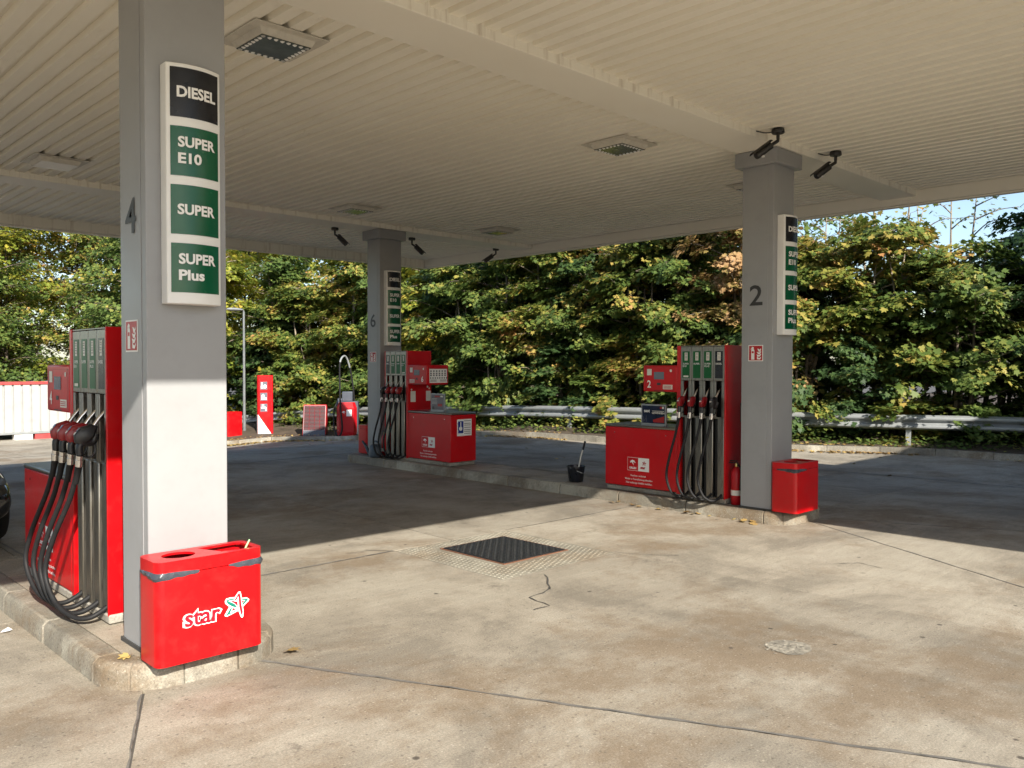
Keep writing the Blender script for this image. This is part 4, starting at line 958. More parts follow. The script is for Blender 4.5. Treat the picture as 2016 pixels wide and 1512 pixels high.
for k, z_ in enumerate((1.46, 1.10, .74)):
    s_ = .22; sq = flatT([[(-.16, -.004, z_), (-.16+s_, -.004, z_), (-.16+s_, -.004, z_+.26), (-.16, -.004, z_+.26)]], T, 'poster_grey', r, 'symbol_tile')
    sh = {0: [[(.1, .5), (.45, .5), (.45, .15), (.1, .15)], [(.15, .9), (.35, .9), (.35, .55), (.15, .55)], circp(.68, .4, .24, 12)], 1: [[(.1, .15), (.9, .15), (.9, .38), (.62, .42), (.52, .8), (.36, .88), (.2, .7), (.2, .3)]],
          2: [[(.1, .62), (.75, .62), (.88, .5), (.88, .3), (.68, .3), (.68, .42), (.1, .42)], [(.3, .62), (.45, .62), (.45, .8), (.3, .8)], [(.18, .8), (.58, .8), (.58, .88), (.18, .88)], [(.7, .1), (.86, .1), (.86, .24), (.7, .24)]]}[k]
    flatT([[(-.16+u*s_, -.008, z_+v*.26) for u, v in P] for P in sh], T, 'white_print', sq, 'symbol')
r = empty('vacuum_cleaner', (14.35, 22.3, g(14.3, 22)+.1), 'red and slate faceted vacuum station with arched hose at the far kerb', 'vacuum cleaner')
T = local((14.32, 21.95, g(14.3, 22)+.10), math.radians(-38))
mb = MB(); P0 = [(-.30, -.02), (-.22, -.16), (.22, -.16), (.30, -.02), (.30, .10), (-.30, .10)]
def scaled(P, k, dy=0): return [(x*k, y*k+dy) for x, y in P]
lv = [(.02, .90), (.14, 1.0), (.86, 1.0), (1.04, .80)]; n_ = 6; vs = []
for z, k in lv: vs += [T(x, y, z) for x, y in scaled(P0, k)]
mb.add(vs, [(i*n_+k, i*n_+(k+1) % n_, (i+1)*n_+(k+1) % n_, (i+1)*n_+k) for i in range(3) for k in range(n_)]+[tuple(range(n_))[::-1], tuple(range(3*n_, 4*n_))]); mb.build('shell', 'red_dull', r, smooth=False)
mb = MB().prism([(-.32, .11), (.32, .11), (.34, .40), (.24, .52), (-.24, .52), (-.34, .40)], .02, 1.06); mb.xform(T).build('cabinet', 'slate', r, bevel=.02)
mb = MB().box(-.16, .16, .14, .42, 1.061, 1.36); mb.xform(T).build('motor_box', 'slate', r, bevel=.02)
mb = MB().box(-.30, -.12, .16, .36, 1.061, 1.15); mb.xform(T).build('hose_port', 'slate', r, bevel=.02)
flatT([[(-.17, -.168, .62), (0, -.168, .62), (0, -.168, .82), (-.17, -.168, .82)]], T, 'red', r, 'brand_field'); flatT([[(0, -.168, .62), (.16, -.168, .62), (.16, -.168, .82), (0, -.168, .82)]], T, 'white_print', r, 'brand_plate')
flatT([[(-.13+u*.1, -.172, .69+v*.09) for u, v in EAGLE]], T, 'white_print', r, 'bird_emblem')
hs = [T(.20, .30, 1.06), T(.17, .26, 1.5), T(.08, .15, 2.1), T(-.02, .05, 2.42), T(-.12, -.08, 2.42), T(-.19, -.16, 2.2), T(-.19, -.20, 1.6), T(-.17, -.22, .9), T(-.12, -.24, .3), T(-.18, -.26, .05), T(-.30, -.20, .06), T(-.38, -.1, .35), T(-.38, .05, .8), T(-.28, .2, 1.09)]
sp_ = spline(hs, 6); MB().tube(sp_, .026, 8).build('hose', 'rubber', r)
MB().tube(sp_[12:30], .0275, 8).build('hose_bow', 'galv', r)
r = empty('mat_cleaner', (14.1, 23.75, g(14.1, 23.7)+.1), 'sloping red mat cleaner with wire grille beside the vacuum', 'mat cleaner')
T = local((14.02, 23.35, g(14.1, 23.6)+.10), math.radians(-38))
mb = MB(); sd = [(-.02, .0), (.62, .0), (.62, .92), (.30, .98)]
mb.add([T(-.36, y, z) for y, z in sd]+[T(.36, y, z) for y, z in sd], [(0, 1, 2, 3), (7, 6, 5, 4), (0, 4, 5, 1), (1, 5, 6, 2), (2, 6, 7, 3), (3, 7, 4, 0)]); mb.build('body', 'red_dull', r, bevel=.008)
def slope_pt(u, t, d=.0): return T(-.36+.72*u, -.02+.32*t-d, .98*t+d*.3)
MB().add([slope_pt(.03, .0, .03), slope_pt(.97, .0, .03), slope_pt(.97, .17, .03), slope_pt(.03, .17, .03)], [(0, 1, 2, 3)]).build('base_tray', 'slate', r)
MB().add([slope_pt(.05, .18, .008), slope_pt(.95, .18, .008), slope_pt(.95, .93, .008), slope_pt(.05, .93, .008)], [(0, 1, 2, 3)]).build('dark_opening', 'black', r)
mb = MB()
for k in range(18): mb.tube([slope_pt(.05, .19+.043*k, .02), slope_pt(.95, .19+.043*k, .02)], .006, 5)
for k in range(5): mb.tube([slope_pt(.05+.225*k, .18, .024), slope_pt(.05+.225*k, .94, .024)], .006, 5)
mb.build('grille', 'nozzle_red', r, kind='stuff')
for a, b_ in (((.04, .17), (.04, .95)), ((.96, .17), (.96, .95)), ((.04, .95), (.96, .95)), ((.04, .17), (.96, .17))):
    MB().tube([slope_pt(*a, .02), slope_pt(*b_, .02)], .011, 6).build('grille_frame', 'galv', r)

def lamp(x, y, z, h_, dirv, label):
    r = empty('street_lamp', (x, y, z), label, 'street lamp', 'slim grey street lamps'); d = Vector((*dirv, 0)).normalized()
    MB().tube([(x, y, z), (x, y, z+h_*.25), (x, y, z+h_)], [.06, .045, .035], 10).build('pole', 'pole_grey', r)
    MB().box(x-.05, x+.05, y-.05, y+.05, z, z+.012).build('base_plate', 'galv', r)
    p = Vector((x, y, z+h_)); MB().tube(spline([p, p+d*.03+Vector((0, 0, .05)), p+d*.10+Vector((0, 0, .06))], 4), .03, 8).build('bracket', 'pole_grey', r)
    q = p+d*.08+Vector((0, 0, .06)); mb = MB().lathe([(.02, -.25), (.09, -.2), (.13, 0), (.12, .2), (.05, .32)], (0, 0, 0), 12)
    s_ = Vector((-d.y, d.x, 0)); mb.xform(lambda a, b_, c: tuple(q+d*(c+.2)+s_*a+UP*(b_*.45))); mb.build('lamp_head', 'galv', r)
lamp(13.06, 26.1, g(13, 26)+.1, 4.05, (-.45, .0), 'slim grey street lamp left of the red totem, half hidden by leaves')
lamp(18.42, 4.62, g(18.3, 4.7)+.1, 3.95, (-.9, -.35), 'grey street lamp post cut off by the right edge of the picture')

# ------------------------------------------------------------------ guard rail
RAIL = [(19.9, -1.0, .46), (19.5, 2.0, .46), (19.0, 4.95, .46), (18.2, 6.9, .46), (17.4, 9.0, .46), (16.55, 12.2, .46), (16.15, 15, .42), (16.1, 16.8, .37), (15.95, 18.9, .30), (15.85, 21.2, .19), (15.75, 23.2, .10), (15.5, 25, .0), (15.0, 26.5, -.13), (14.3, 27.9, -.27), (13.7, 28.7, -.42), (12.8, 29.5, -.55), (11.5, 30.2, -.6)]
RP = spline(RAIL, 12); RS = []
acc = 0
for i, p in enumerate(RP):
    if i: acc += (p-RP[i-1]).length
    RS.append((acc, p))
def rail_at(s):
    for i in range(1, len(RS)):
        if RS[i][0] >= s:
            t = (s-RS[i-1][0])/max(1e-6, RS[i][0]-RS[i-1][0]); return RS[i-1][1].lerp(RS[i][1], t)
    return RS[-1][1].copy()
rail = empty('guard_rail', (17.4, 9.0, -.12), 'galvanised double-wave steel guard rail running along the far kerb below the trees', 'guard rail')
PROF = [(.0, -.155), (.025, -.150), (.075, -.115), (.083, -.085), (.075, -.058), (.012, -.022), (.0, .0), (.012, .022), (.075, .058), (.083, .085), (.075, .115), (.025, .150), (.0, .155)]
total = RS[-1][0]; seg = 4.0; k = 0
while k*seg < total-1:
    s0, s1 = k*seg, min((k+1)*seg+.12, total); mb = MB(); vs = []; ns = 8; np_ = len(PROF)
    for j in range(ns+1):
        s = s0+(s1-s0)*j/ns; p = rail_at(s); q = rail_at(min(total, s+.05))-rail_at(max(0, s-.05)); t = Vector((q.x, q.y, 0)).normalized(); nv = Vector((-t.y, t.x, 0))   # towards the forecourt
        lap = .004*(k % 2)
        for d, z in PROF: vs.append(p+nv*(d+lap)+UP*z)
    mb.add(vs, [(j*np_+i, j*np_+i+1, (j+1)*np_+i+1, (j+1)*np_+i) for j in range(ns) for i in range(np_-1)])
    mb.build('rail_beam', 'galv', rail, recalc=False)
    pj = rail_at(s0+.06); q = rail_at(s0+.2)-rail_at(s0); t = Vector((q.x, q.y, 0)).normalized(); nv = Vector((-t.y, t.x, 0))
    zg = g(pj.x, pj.y)+.05
    mb = MB()
    c_ = pj-nv*.06
    mb.add([c_+t*sx+nv*sy+UP*(z-c_.z) for z in (zg-.1, pj.z+.12) for sx, sy in ((-.05, -.06), (.05, -.06), (.05, .05), (-.05, .05))], [(0, 3, 2, 1), (4, 5, 6, 7), (0, 1, 5, 4), (1, 2, 6, 5), (2, 3, 7, 6), (3, 0, 4, 7)])
    mb.build('post', 'galv', rail)
    mb = MB()
    for dx in (-.09, .09):
        for dz in (.085, -.085):
            c2 = pj+t*dx+nv*.088+UP*dz; mb.tube([c2-nv*.01, c2+nv*.008], .012, 6)
    mb.build('bolts', 'slate', rail)
    k += 1

# ------------------------------------------------------------------ white corrugated container
yc = 31.62; zb_ = -.80; zt_ = 1.06
r = empty('shipping_container', (5.2, yc+1.2, zb_), 'long low white corrugated container with red top rail at the far left', 'container')
x = 2.0
while x < 12.4:
    pr = [(0, 0), (.20, 0), (.215, .06), (.245, .06), (.27, 0)]; mb = MB(); xs = []
    for k in range(4): xs += [(x+k*.27+dx, yc+dy) for dx, dy in pr[:-1]]
    xs.append((x+4*.27, yc)); n_ = len(xs)
    mb.add([(a, b_, zb_+.18) for a, b_ in xs]+[(a, b_, zt_-.10) for a, b_ in xs], [(i, i+1, n_+i+1, n_+i) for i in range(n_-1)])
    mb.build('wall_sheet', 'container_white', r, smooth=False, recalc=False); x += 4*.27
XE = x
B(1.9, XE+.05, yc-.03, yc+.09, zt_-.10, zt_).build('top_rail', 'container_red', r, bevel=.01)
B(1.9, XE+.05, yc-.05, yc+.09, zb_+.10, zb_+.18).build('bottom_rail', 'galv', r, bevel=.01)
B(XE, XE+.12, yc-.04, yc+.12, zb_+.05, zt_+.002).build('corner_post', 'container_white', r, bevel=.01); B(1.85, 1.97, yc-.04, yc+.12, zb_+.05, zt_+.002).build('corner_post', 'container_white', r, bevel=.01)
B(1.95, XE+.02, yc+.10, yc+2.4, zb_+.1, zt_-.02).build('box_shell', 'container_white', r, bevel=.02)
x = 2.2; k = 0
while x < XE-.6:
    B(x, x+.55, yc-.02, yc+.3, zb_-.12, zb_+.10).build('support_block', 'container_red' if k % 2 else 'white', r, bevel=.01); x += .62 if k % 2 == 0 else 1.2; k += 1

# ------------------------------------------------------------------ dark car waiting behind pump 4 (only its corner shows)
cx0, cy0 = 1.22, 8.32
r = empty('parked_car', (cx0, cy0+2.1, 0), 'black car corner with headlight at the left picture edge behind pump 4', 'car')
st = [(0, .30, .56, .72), (.06, .22, .64, .82), (.35, .20, .76, .86), (1.15, .20, .90, .88), (1.85, .20, 1.36, .86), (2.5, .20, 1.46, .84), (3.4, .20, 1.42, .84), (4.0, .22, 1.05, .84), (4.2, .30, .95, .76)]
mb = MB(); vs = []; n_ = 12
for y, zl, zh, w_ in st:
    for k in range(n_):
        a = 2*math.pi*(k+.5)/n_; ca, sa = math.cos(a), math.sin(a); f_ = lambda c: math.copysign(abs(c)**.55, c)
        zz = (zl+zh)/2+(zh-zl)/2*f_(sa); ww = w_*(1.0 if zz < .85 else 1-.25*(zz-.85)/.6); vs.append((cx0+ww*f_(ca), cy0+y, zz))
mb.add(vs, [(i*n_+k, i*n_+(k+1) % n_, (i+1)*n_+(k+1) % n_, (i+1)*n_+k) for i in range(len(st)-1) for k in range(n_)]+[tuple(range(n_))[::-1], tuple(range((len(st)-1)*n_, len(st)*n_))])
bd = mb.build('body', 'car_paint', r); bd.modifiers.new('s', 'SUBSURF').levels = 2; bd.modifiers['s'].render_levels = 2
B(cx0-.62, cx0+.62, cy0-.03, cy0+.05, .24, .40).build('bumper_grille', 'black', r, bevel=.02)
for sx_ in (-1, 1):
    mb = MB().lathe([(.02, -.06), (.13, -.04), (.15, .0), (.11, .05), (.02, .07)], (0, 0, 0), 14); mb.xform(lambda a, b_, c: (cx0+sx_*.62+a, cy0+.10+abs(a)*.4*(1 if a*sx_ > 0 else 0)+c*.6, .60+b_*.5)); mb.build('headlight', 'lens_frosted' if False else 'screen', r)
    for yy in (.75, 3.35):
        w_ = MB().lathe([(.18, -.1), (.30, -.1), (.32, -.07), (.32, .07), (.30, .1), (.18, .1)], (0, 0, 0), 24); w_.xform(lambda a, b_, c: (cx0+sx_*.76+c, cy0+yy+a, .32+b_)); wh = w_.build('wheel', 'rubber', r)
        w_ = MB().lathe([(.02, -.105), (.20, -.11), (.20, .11), (.02, .105)], (0, 0, 0), 16); w_.xform(lambda a, b_, c: (cx0+sx_*.76+c, cy0+yy+a, .32+b_)); w_.build('rim', 'galv', wh)
mb = MB().add([(cx0-.60, cy0+1.22, .93), (cx0+.60, cy0+1.22, .93), (cx0+.52, cy0+1.86, 1.37), (cx0-.52, cy0+1.86, 1.37)], [(0, 1, 2, 3)]); mb.xform(lambda a, b_, c: (a, b_-.03, c+.02)); mb.build('windscreen', 'car_glass', r)
MB().tube([(cx0-.3, cy0-.012, .50), (cx0+.3, cy0-.012, .50)], .014, 6).build('trim_bar', 'chrome', r)

# ------------------------------------------------------------------ invented building right of the camera, added out of view to shade the forecourt
r = empty('added_building', (16, -8, 0), 'unseen flat-roofed block added right of the camera to shade the forecourt', 'building')
SX0, SX1 = 6.50, 26.0
B(8.6, SX1-.6, -14.8, -6.2, -.2, ZF-.003).build('wall', 'added_wall', r)
B(SX0, SX1, -15, -1.365, ZF, ZT).build('roof', 'beam_paint', r, bevel=.01)
B(6.13, CX1+.12, -1.36, CY0-T_-.004, ZF+.002, ZT-.002).build('added_shade_roof', 'beam_paint', r, bevel=.01)  # unseen added roof, its edge stepped out to shade pump and bin
for k in range(6):
    a = 9.4+k*2.7; w_ = B(a, a+2.3, -6.198, -6.14, .5, 3.0).build('window', 'slate', r); B(a+.06, a+2.24, -6.145, -6.13, .56, 2.94).build('pane', 'car_glass', w_)

# ------------------------------------------------------------------ trees
LEAF = np.array([(0, 0), (.25, -.06), (.50, .22), (.30, .36), (.46, .70), (.16, .60), (0, 1.0), (-.16, .60), (-.46, .70), (-.30, .36), (-.50, .22), (-.25, -.06)])
def leaf_mesh(name, pos, tip, nor, size):
    """many lobed leaves as one mesh: pos, tip direction, normal (N,3), size (N,)"""
    N = len(pos); k = len(LEAF)
    nor = nor/np.linalg.norm(nor, axis=1, keepdims=True)
    tip = tip-nor*(tip*nor).sum(1, keepdims=True); tip /= np.linalg.norm(tip, axis=1, keepdims=True)+1e-9
    sd = np.cross(tip, nor)
    fold = rng.uniform(.05, .35, N)[:, None, None]; droop = rng.uniform(.0, .35, N)[:, None, None]
    lx = LEAF[None, :, 0, None]; ly = LEAF[None, :, 1, None]
    v = pos[:, None, :]+size[:, None, None]*(sd[:, None, :]*lx+tip[:, None, :]*ly+nor[:, None, :]*(fold*np.abs(lx)-droop*ly*ly*.6))
    me = bpy.data.meshes.new(name); me.vertices.add(N*k); me.vertices.foreach_set('co', v.reshape(-1).astype(np.float32))
    me.loops.add(N*k); me.loops.foreach_set('vertex_index', np.arange(N*k, dtype=np.int32))
    me.polygons.add(N); me.polygons.foreach_set('loop_start', np.arange(0, N*k, k, dtype=np.int32)); me.polygons.foreach_set('loop_total', np.full(N, k, dtype=np.int32))
    me.update(calc_edges=True); me.validate(); return me
def rv(n): v = rng.normal(size=(n, 3)); return v/np.linalg.norm(v, axis=1, keepdims=True)
def make_tree(height, radius, nleaf, leaf, low=.5, limbs=26, per_spray=26, name='tree', stems=3, leanf=1.0):
    """trunk mesh (stems, limbs, twigs) and crown mesh, both around the origin; leaves sit in flat sprays on the twigs"""
    wood = MB(); sprays = []
    for s_ in range(stems):
        a0 = random.uniform(0, 6.28); lean = random.uniform(.05, .22)*radius*leanf if s_ else .05*leanf**2
        top = Vector((math.cos(a0)*lean*2.0, math.sin(a0)*lean*2.0, height*random.uniform(.78, .95)))
        bs = Vector((math.cos(a0)*.10*(s_ > 0), math.sin(a0)*.10*(s_ > 0), -.1))
        pts = spline([bs, bs.lerp(top, .35)+Vector((random.uniform(-.1, .1), random.uniform(-.1, .1), 0)), bs.lerp(top, .7)+Vector((random.uniform(-.12, .12), random.uniform(-.12, .12), 0)), top], 5)
        r0 = .035+.011*height/stems**.5; wood.tube(pts, [r0*(1-.85*i/(len(pts)-1)) for i in range(len(pts))], 7)
        for _ in range(limbs//stems):
            t = random.uniform(low/height, .98); p = pts[min(len(pts)-1, int(t*len(pts)))].copy()
            zz = p.z/height; rad = radius*(1.0-.55*max(0, zz-.45)/.55)*(.75+.25*min(1, zz/.2))*random.uniform(.65, 1.08)
            a = random.uniform(0, 6.28); d = Vector((math.cos(a), math.sin(a), random.uniform(.15, .75)))
            e = p+Vector((d.x*rad, d.y*rad, d.z*rad*.6)); mid = p.lerp(e, .55)+Vector((0, 0, random.uniform(.0, .18)))
            lp = spline([p, mid, e], 4); wood.tube(lp, [.022*(1-.8*i/(len(lp)-1)) for i in range(len(lp))], 5, cap=False)
            for u in np.linspace(.35, 1.0, 5):
                q = lp[min(len(lp)-1, int(u*(len(lp)-1)))]; o_ = Vector((random.uniform(-1, 1), random.uniform(-1, 1), random.uniform(-.4, .5)))*.33*radius*.55
                sp = q+o_; sprays.append(sp); wood.tube([q, q.lerp(sp, .6)+Vector((0, 0, .03)), sp], [.008, .006, .003], 4, cap=False)
    S = np.array([tuple(v) for v in sprays]); ns = len(S)
    idx = rng.integers(0, ns, nleaf); wgt = rng.uniform(.6, 1.4, ns)
    idx = rng.choice(ns, nleaf, p=wgt/wgt.sum())
    tilt = rv(ns)*.38+np.array([0, 0, 1.0]); outw = S.copy(); outw[:, 2] = 0; outw /= np.linalg.norm(outw, axis=1, keepdims=True)+1e-6
    tilt = tilt+outw*.45; tilt /= np.linalg.norm(tilt, axis=1, keepdims=True)
    off = rv(nleaf)*(rng.uniform(0, 1, nleaf)**.6)[:, None]*.36*max(.8, radius/1.6); tl = tilt[idx]
    off -= tl*(off*tl).sum(1, keepdims=True)*.72
    pos = S[idx]+off
    nor = tl+rv(nleaf)*.42; tip = outw[idx]*.6+off*1.2+rv(nleaf)*.5+np.array([0, 0, -.45])
    size = leaf*rng.uniform(.42, 1.3, nleaf)
    return wood.mesh(name+'_trunk'), leaf_mesh(name+'_crown', pos, tip, nor, size)
VAR = []
for i, (h_, rad, nl, lf, low, limbs, stems) in enumerate([(6.0, 1.65, 17500, .115, .25, 52, 3), (6.4, 1.6, 17000, .112, .3, 50, 2), (5.4, 1.7, 17500, .118, .2, 52, 4), (6.8, 1.8, 19000, .116, .4, 56, 3),
                                                        (4.2, 1.6, 12500, .116, .15, 46, 4), (7.4, 2.3, 17000, .118, .7, 66, 2), (7.0, 2.4, 17000, .115, .6, 68, 3), (7.2, 1.4, 520, .11, 2.2, 26, 4), (2.6, 1.25, 8500, .115, .1, 38, 5)]):
    VAR.append(make_tree(h_, rad, nl, lf, low, limbs, stems=stems, name='variant%d' % i, leanf=3.2 if i == 7 else 1.0))
def plant_tree(v, x, y, sc, rot, mat, label, group='maples and bushes along the guard rail', name='maple_tree', bark='bark', szz=None):
    z = g(x, y)+.05
    r = empty(name, (x, y, z), label, 'tree', group); r.rotation_euler = (0, 0, rot); r.scale = (sc, sc, sc*(szz or 1))
    for nm, me, m_ in (('trunk', VAR[v][0], bark), ('crown', VAR[v][1], mat)):
        if not me.materials: me.materials.append(None)
        o = bpy.data.objects.new(nm, me); COL.objects.link(o); o.parent = r
        o.material_slots[0].link = 'OBJECT'; o.material_slots[0].material = MATS[m_]
        if nm == 'trunk': me.shade_smooth()
# front row, from the right picture edge round to the lamp: distance along the rail, offset behind it, variant, scale, material, label
TREES = [
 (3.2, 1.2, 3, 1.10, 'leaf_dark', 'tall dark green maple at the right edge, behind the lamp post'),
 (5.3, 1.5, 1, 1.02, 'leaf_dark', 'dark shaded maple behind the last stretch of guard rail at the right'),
 (7.0, 1.1, 4, 1.04, 'leaf_green', 'low green maple bush behind the guard rail post at the right'),
 (8.6, 1.4, 4, 1.2, 'leaf_mixed', 'low green and orange maple bush right of column 2 under the open sky'),
 (10.2, 1.2, 2, .96, 'leaf_mixed', 'yellowing maple just right of column 2'),
 (11.8, 1.4, 0, .98, 'leaf_brown', 'browning maple seen left of column 2 above pump 2'),
 (13.3, 1.2, 1, .95, 'leaf_green', 'green maple behind the display of pump 2'),
 (14.9, 1.5, 2, 1.05, 'leaf_mixed', 'green maple left of pump 2 behind the rail'),
 (16.4, 1.2, 0, 1.0, 'leaf_green', 'green maple with pale leaves above the black bucket'),
 (17.9, 1.5, 3, .95, 'leaf_mixed', 'green and olive maple behind the middle of the rail'),
 (19.5, 1.2, 1, 1.0, 'leaf_green', 'green maple beneath the far canopy corner'),
 (21.2, 1.4, 2, 1.08, 'leaf_green', 'green maple right of pump 6'),
 (22.9, 1.2, 0, 1.02, 'leaf_yellow', 'yellow green maple just right of column 6'),
 (24.7, 1.4, 3, 1.0, 'leaf_green', 'green maple hidden behind column 6'),
 (26.4, 1.1, 1, 1.05, 'leaf_mixed', 'green and orange maple above the vacuum hose'),
 (28.1, 1.3, 2, 1.08, 'leaf_mixed', 'maple with orange tips above the mat cleaner'),
 (29.8, 1.2, 0, 1.05, 'leaf_green', 'green maple overhanging the red totem'),
 (31.4, 1.3, 3, 1.05, 'leaf_yellow', 'yellow maple behind the lamp left of the totem'),
 (33.2, 1.2, 2, 1.05, 'leaf_green', 'green maple just right of column 4'),
]
for i, (s, off, v, sc, mt, lb) in enumerate(TREES):
    p = rail_at(s); q = rail_at(min(total, s+.3))-rail_at(max(0, s-.3)); t = Vector((q.x, q.y)).normalized(); nv = Vector((t.y, -t.x))
    plant_tree(v, p.x+nv.x*off, p.y+nv.y*off, sc, i*1.37+.4, mt, lb, bark='bark_pale' if i % 2 else 'bark')
k = 0
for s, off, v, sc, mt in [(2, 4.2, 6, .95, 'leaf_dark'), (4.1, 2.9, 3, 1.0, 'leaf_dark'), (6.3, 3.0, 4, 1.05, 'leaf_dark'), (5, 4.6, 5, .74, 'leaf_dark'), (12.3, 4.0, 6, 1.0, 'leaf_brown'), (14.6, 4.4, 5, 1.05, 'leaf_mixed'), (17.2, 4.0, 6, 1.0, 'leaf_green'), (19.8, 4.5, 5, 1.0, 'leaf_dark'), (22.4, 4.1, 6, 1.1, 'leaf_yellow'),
                          (25, 4.4, 5, 1.1, 'leaf_mixed'), (27.6, 4.0, 6, 1.1, 'leaf_mixed'), (30.2, 4.2, 5, 1.15, 'leaf_yellow'), (32.8, 4.0, 6, 1.15, 'leaf_green'), (34, 1.8, 5, 1.0, 'leaf_green'),
                          (13.5, 7.5, 5, 1.2, 'leaf_green'), (17, 7.6, 6, 1.2, 'leaf_green'), (20.6, 7.8, 5, 1.2, 'leaf_green'), (24.2, 7.6, 6, 1.25, 'leaf_green'), (27.8, 7.8, 5, 1.3, 'leaf_green'), (31.6, 7.6, 6, 1.3, 'leaf_green')]:
    p = rail_at(s); q = rail_at(min(total, s+.3))-rail_at(max(0, s-.3)); t = Vector((q.x, q.y)).normalized(); nv = Vector((t.y, -t.x))
    plant_tree(v, p.x+nv.x*off, p.y+nv.y*off, sc, k*2.1+.9, mt, 'taller tree of the second row, '+('near the right picture edge', 'behind pump two', 'behind the farthest pump', 'behind the totem and vacuum')[min(3, int(s//8.7))], 'taller trees behind the maples', 'broadleaf_tree'); k += 1
for s, off, sc, lb in [(7.0, 3.4, .92, 'nearly bare tree with thin stems against the sky, rightmost of three'), (8.6, 3.8, .95, 'nearly bare tree with thin stems against the sky, middle of three'), (10.3, 3.2, .86, 'nearly bare tree with leaning stems against the sky right of column 2')]:
    p = rail_at(s); q = rail_at(s+.3)-rail_at(s-.3); t = Vector((q.x, q.y)).normalized(); nv = Vector((t.y, -t.x))
    plant_tree(7, p.x+nv.x*off, p.y+nv.y*off, sc, s*1.9, 'leaf_mixed', lb, 'bare trees at the right', 'bare_tree', bark='bark_pale')
for i, (x, y, v, sc, mt, lb) in enumerate([(3.2, 36.2, 6, 1.12, 'leaf_green', 'green tree at the left picture edge behind the white container'), (6.0, 35.6, 5, 1.12, 'leaf_yellow', 'bright yellow green tree behind the white container'), (8.6, 36.4, 6, 1.2, 'leaf_yellow', 'yellow tree behind the container, left of pump 4 display'),
                                           (11.0, 35.2, 5, 1.15, 'leaf_mixed', 'orange tinted tree behind the container beside column 4'), (12.8, 36.5, 6, 1.2, 'leaf_yellow', 'yellow tree hidden behind column 4'), (12.6, 32.6, 5, 1.05, 'leaf_green', 'green tree right of column 4 behind the rail end'),
                                           (4.4, 34.4, 5, .95, 'leaf_yellow', 'yellow green tree just above the left end of the white container'), (7.4, 34.3, 6, .9, 'leaf_green', 'green tree rising right behind the middle of the container'), (4.6, 40.5, 5, 1.4, 'leaf_green', 'tall green tree in the back row at far left'), (9.0, 41, 6, 1.4, 'leaf_mixed', 'tall mixed tree in the back row at far left')]):
    plant_tree(v, x, y, sc, i*1.7, mt, lb, 'trees behind the container', 'broadleaf_tree')

k = 0
for s in np.arange(.6, 34.5, 1.25):
    p = rail_at(s); q = rail_at(min(total, s+.3))-rail_at(max(0, s-.3)); t = Vector((q.x, q.y)).normalized(); nv = Vector((t.y, -t.x)); off = .75+.5*abs(math.sin(k*2.3)); sc = .85+.3*abs(math.sin(k*1.3+.5))
    plant_tree(8, p.x+nv.x*off, p.y+nv.y*off, sc, k*1.9, ['leaf_green', 'leaf_green', 'leaf_dark', 'leaf_mixed'][(k*3+k//4) % 4], 'low leafy sapling at the guard rail, '+('near the right picture edge', 'behind pump two and the bucket', 'behind the farthest pump', 'behind the totem and vacuum')[min(3, int(s//8.7))], 'hedge of saplings behind the rail', 'sapling', szz=.95+.25*math.sin(k*.9)); k += 1
k = 0
for s in np.arange(4, 35, 2.6):
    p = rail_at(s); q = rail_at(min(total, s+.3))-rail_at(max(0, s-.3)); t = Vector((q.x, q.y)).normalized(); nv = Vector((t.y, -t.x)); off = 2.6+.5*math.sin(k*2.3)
    plant_tree(4 if s < 12 else (2, 0)[k % 2], p.x+nv.x*off, p.y+nv.y*off, .95, k*2.9, 'leaf_dark' if k % 3 else 'leaf_green', 'dark understorey maple in the shade, '+('near the right picture edge', 'behind pump two', 'behind the farthest pump', 'behind the totem and vacuum')[min(3, int(s//8.7))], 'understorey maples', 'maple_tree'); k += 1

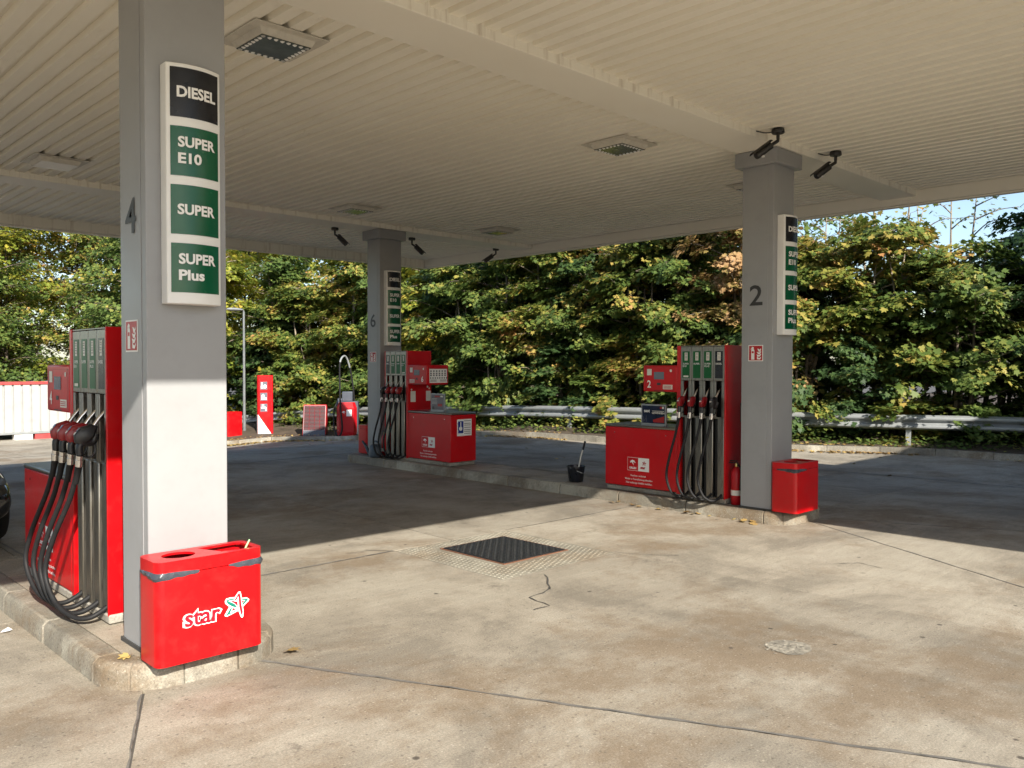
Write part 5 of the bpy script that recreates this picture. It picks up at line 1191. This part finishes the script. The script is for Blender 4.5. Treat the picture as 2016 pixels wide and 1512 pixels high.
# ground cover, twigs and fallen leaves
def scatter(name, P, mat, size, updir, label, cat):
    n = len(P); me = leaf_mesh(name, P, rv(n)*np.array([1, 1, .3]), rv(n)*updir+np.array([0, 0, 1.0]), size*rng.uniform(.6, 1.3, n)); o = link(name, me, mat, None, smooth=False, kind='stuff')
    if label: o['label'] = label; o['category'] = cat
    return o
pts = []
for _ in range(14000):
    s = random.uniform(0, 34); p = rail_at(s); q = rail_at(min(total, s+.3))-rail_at(max(0, s-.3)); t = Vector((q.x, q.y)).normalized(); nv = Vector((t.y, -t.x)); o_ = random.uniform(-.75, 1.8)
    x, y = p.x+nv.x*o_, p.y+nv.y*o_; hmax = .10+.35*abs(math.sin(s*1.7)*math.sin(s*.61+1))+(.25 if o_ > .2 else 0); pts.append((x, y, g(x, y)+.10+hmax*random.random()**1.5))
scatter('ground_cover', np.array(pts), 'leaf_green', .085, .55, 'low ivy and weeds growing between kerb and guard rail', 'ground cover')
pts = []
for i in range(2300):
    k = random.randrange(3, len(KP)-20); p = tuple(Vector(KP[k]).lerp(Vector(KP[k+1]), random.random())); nv = nrm2(KP, k); o_ = -abs(random.gauss(0, .11))-.01 if random.random() < .75 else random.uniform(.12, .5)
    if math.sin(p[1]*1.9)+math.sin(p[1]*.83+1.2)+random.uniform(-.8, .8) < .1: continue
    x, y = p[0]+nv.x*o_+random.uniform(-.05, .05), p[1]+nv.y*o_; pts.append((x, y, g(x, y)+(.012 if o_ < 0 else .13)+random.random()*.02))
for _ in range(60):
    k = random.randrange(8, len(KP)-20); p = KP[k]; nv = nrm2(KP, k); o_ = -random.uniform(.2, 4.5); x, y = p[0]+nv.x*o_, p[1]+nv.y*o_; pts.append((x, y, g(x, y)+.012))
for x, y in [(7.93, 5.35), (7.9, 5.3), (7.92, 5.2), (7.9, 4.62), (7.93, 4.55), (7.88, 4.66), (7.85, 6.4)]+[(7.9+random.uniform(-.05, .03), random.uniform(4.4, 6.5)) for _ in range(14)]: pts.append((x, y, .012))
pts.append((1.60, 4.49, .145)); pts.append((1.585, 4.47, .142)); pts.append((2.42, 4.33, .012))
scatter('fallen_leaves', np.array(pts), 'leaf_fallen', .075, .35, 'dry fallen leaves gathered along the kerbs', 'fallen leaves')

r = MB().add([(1.33, 5.86, .004), (1.37, 5.83, .012), (1.40, 5.87, .006), (1.385, 5.91, .016), (1.35, 5.90, .005)], [(0, 1, 2), (0, 2, 3), (0, 3, 4)]).build('paper_scrap', 'white_print', None, smooth=False, recalc=False)
tag(r, 'tiny white paper scrap on the concrete left of the foreground island', 'litter')
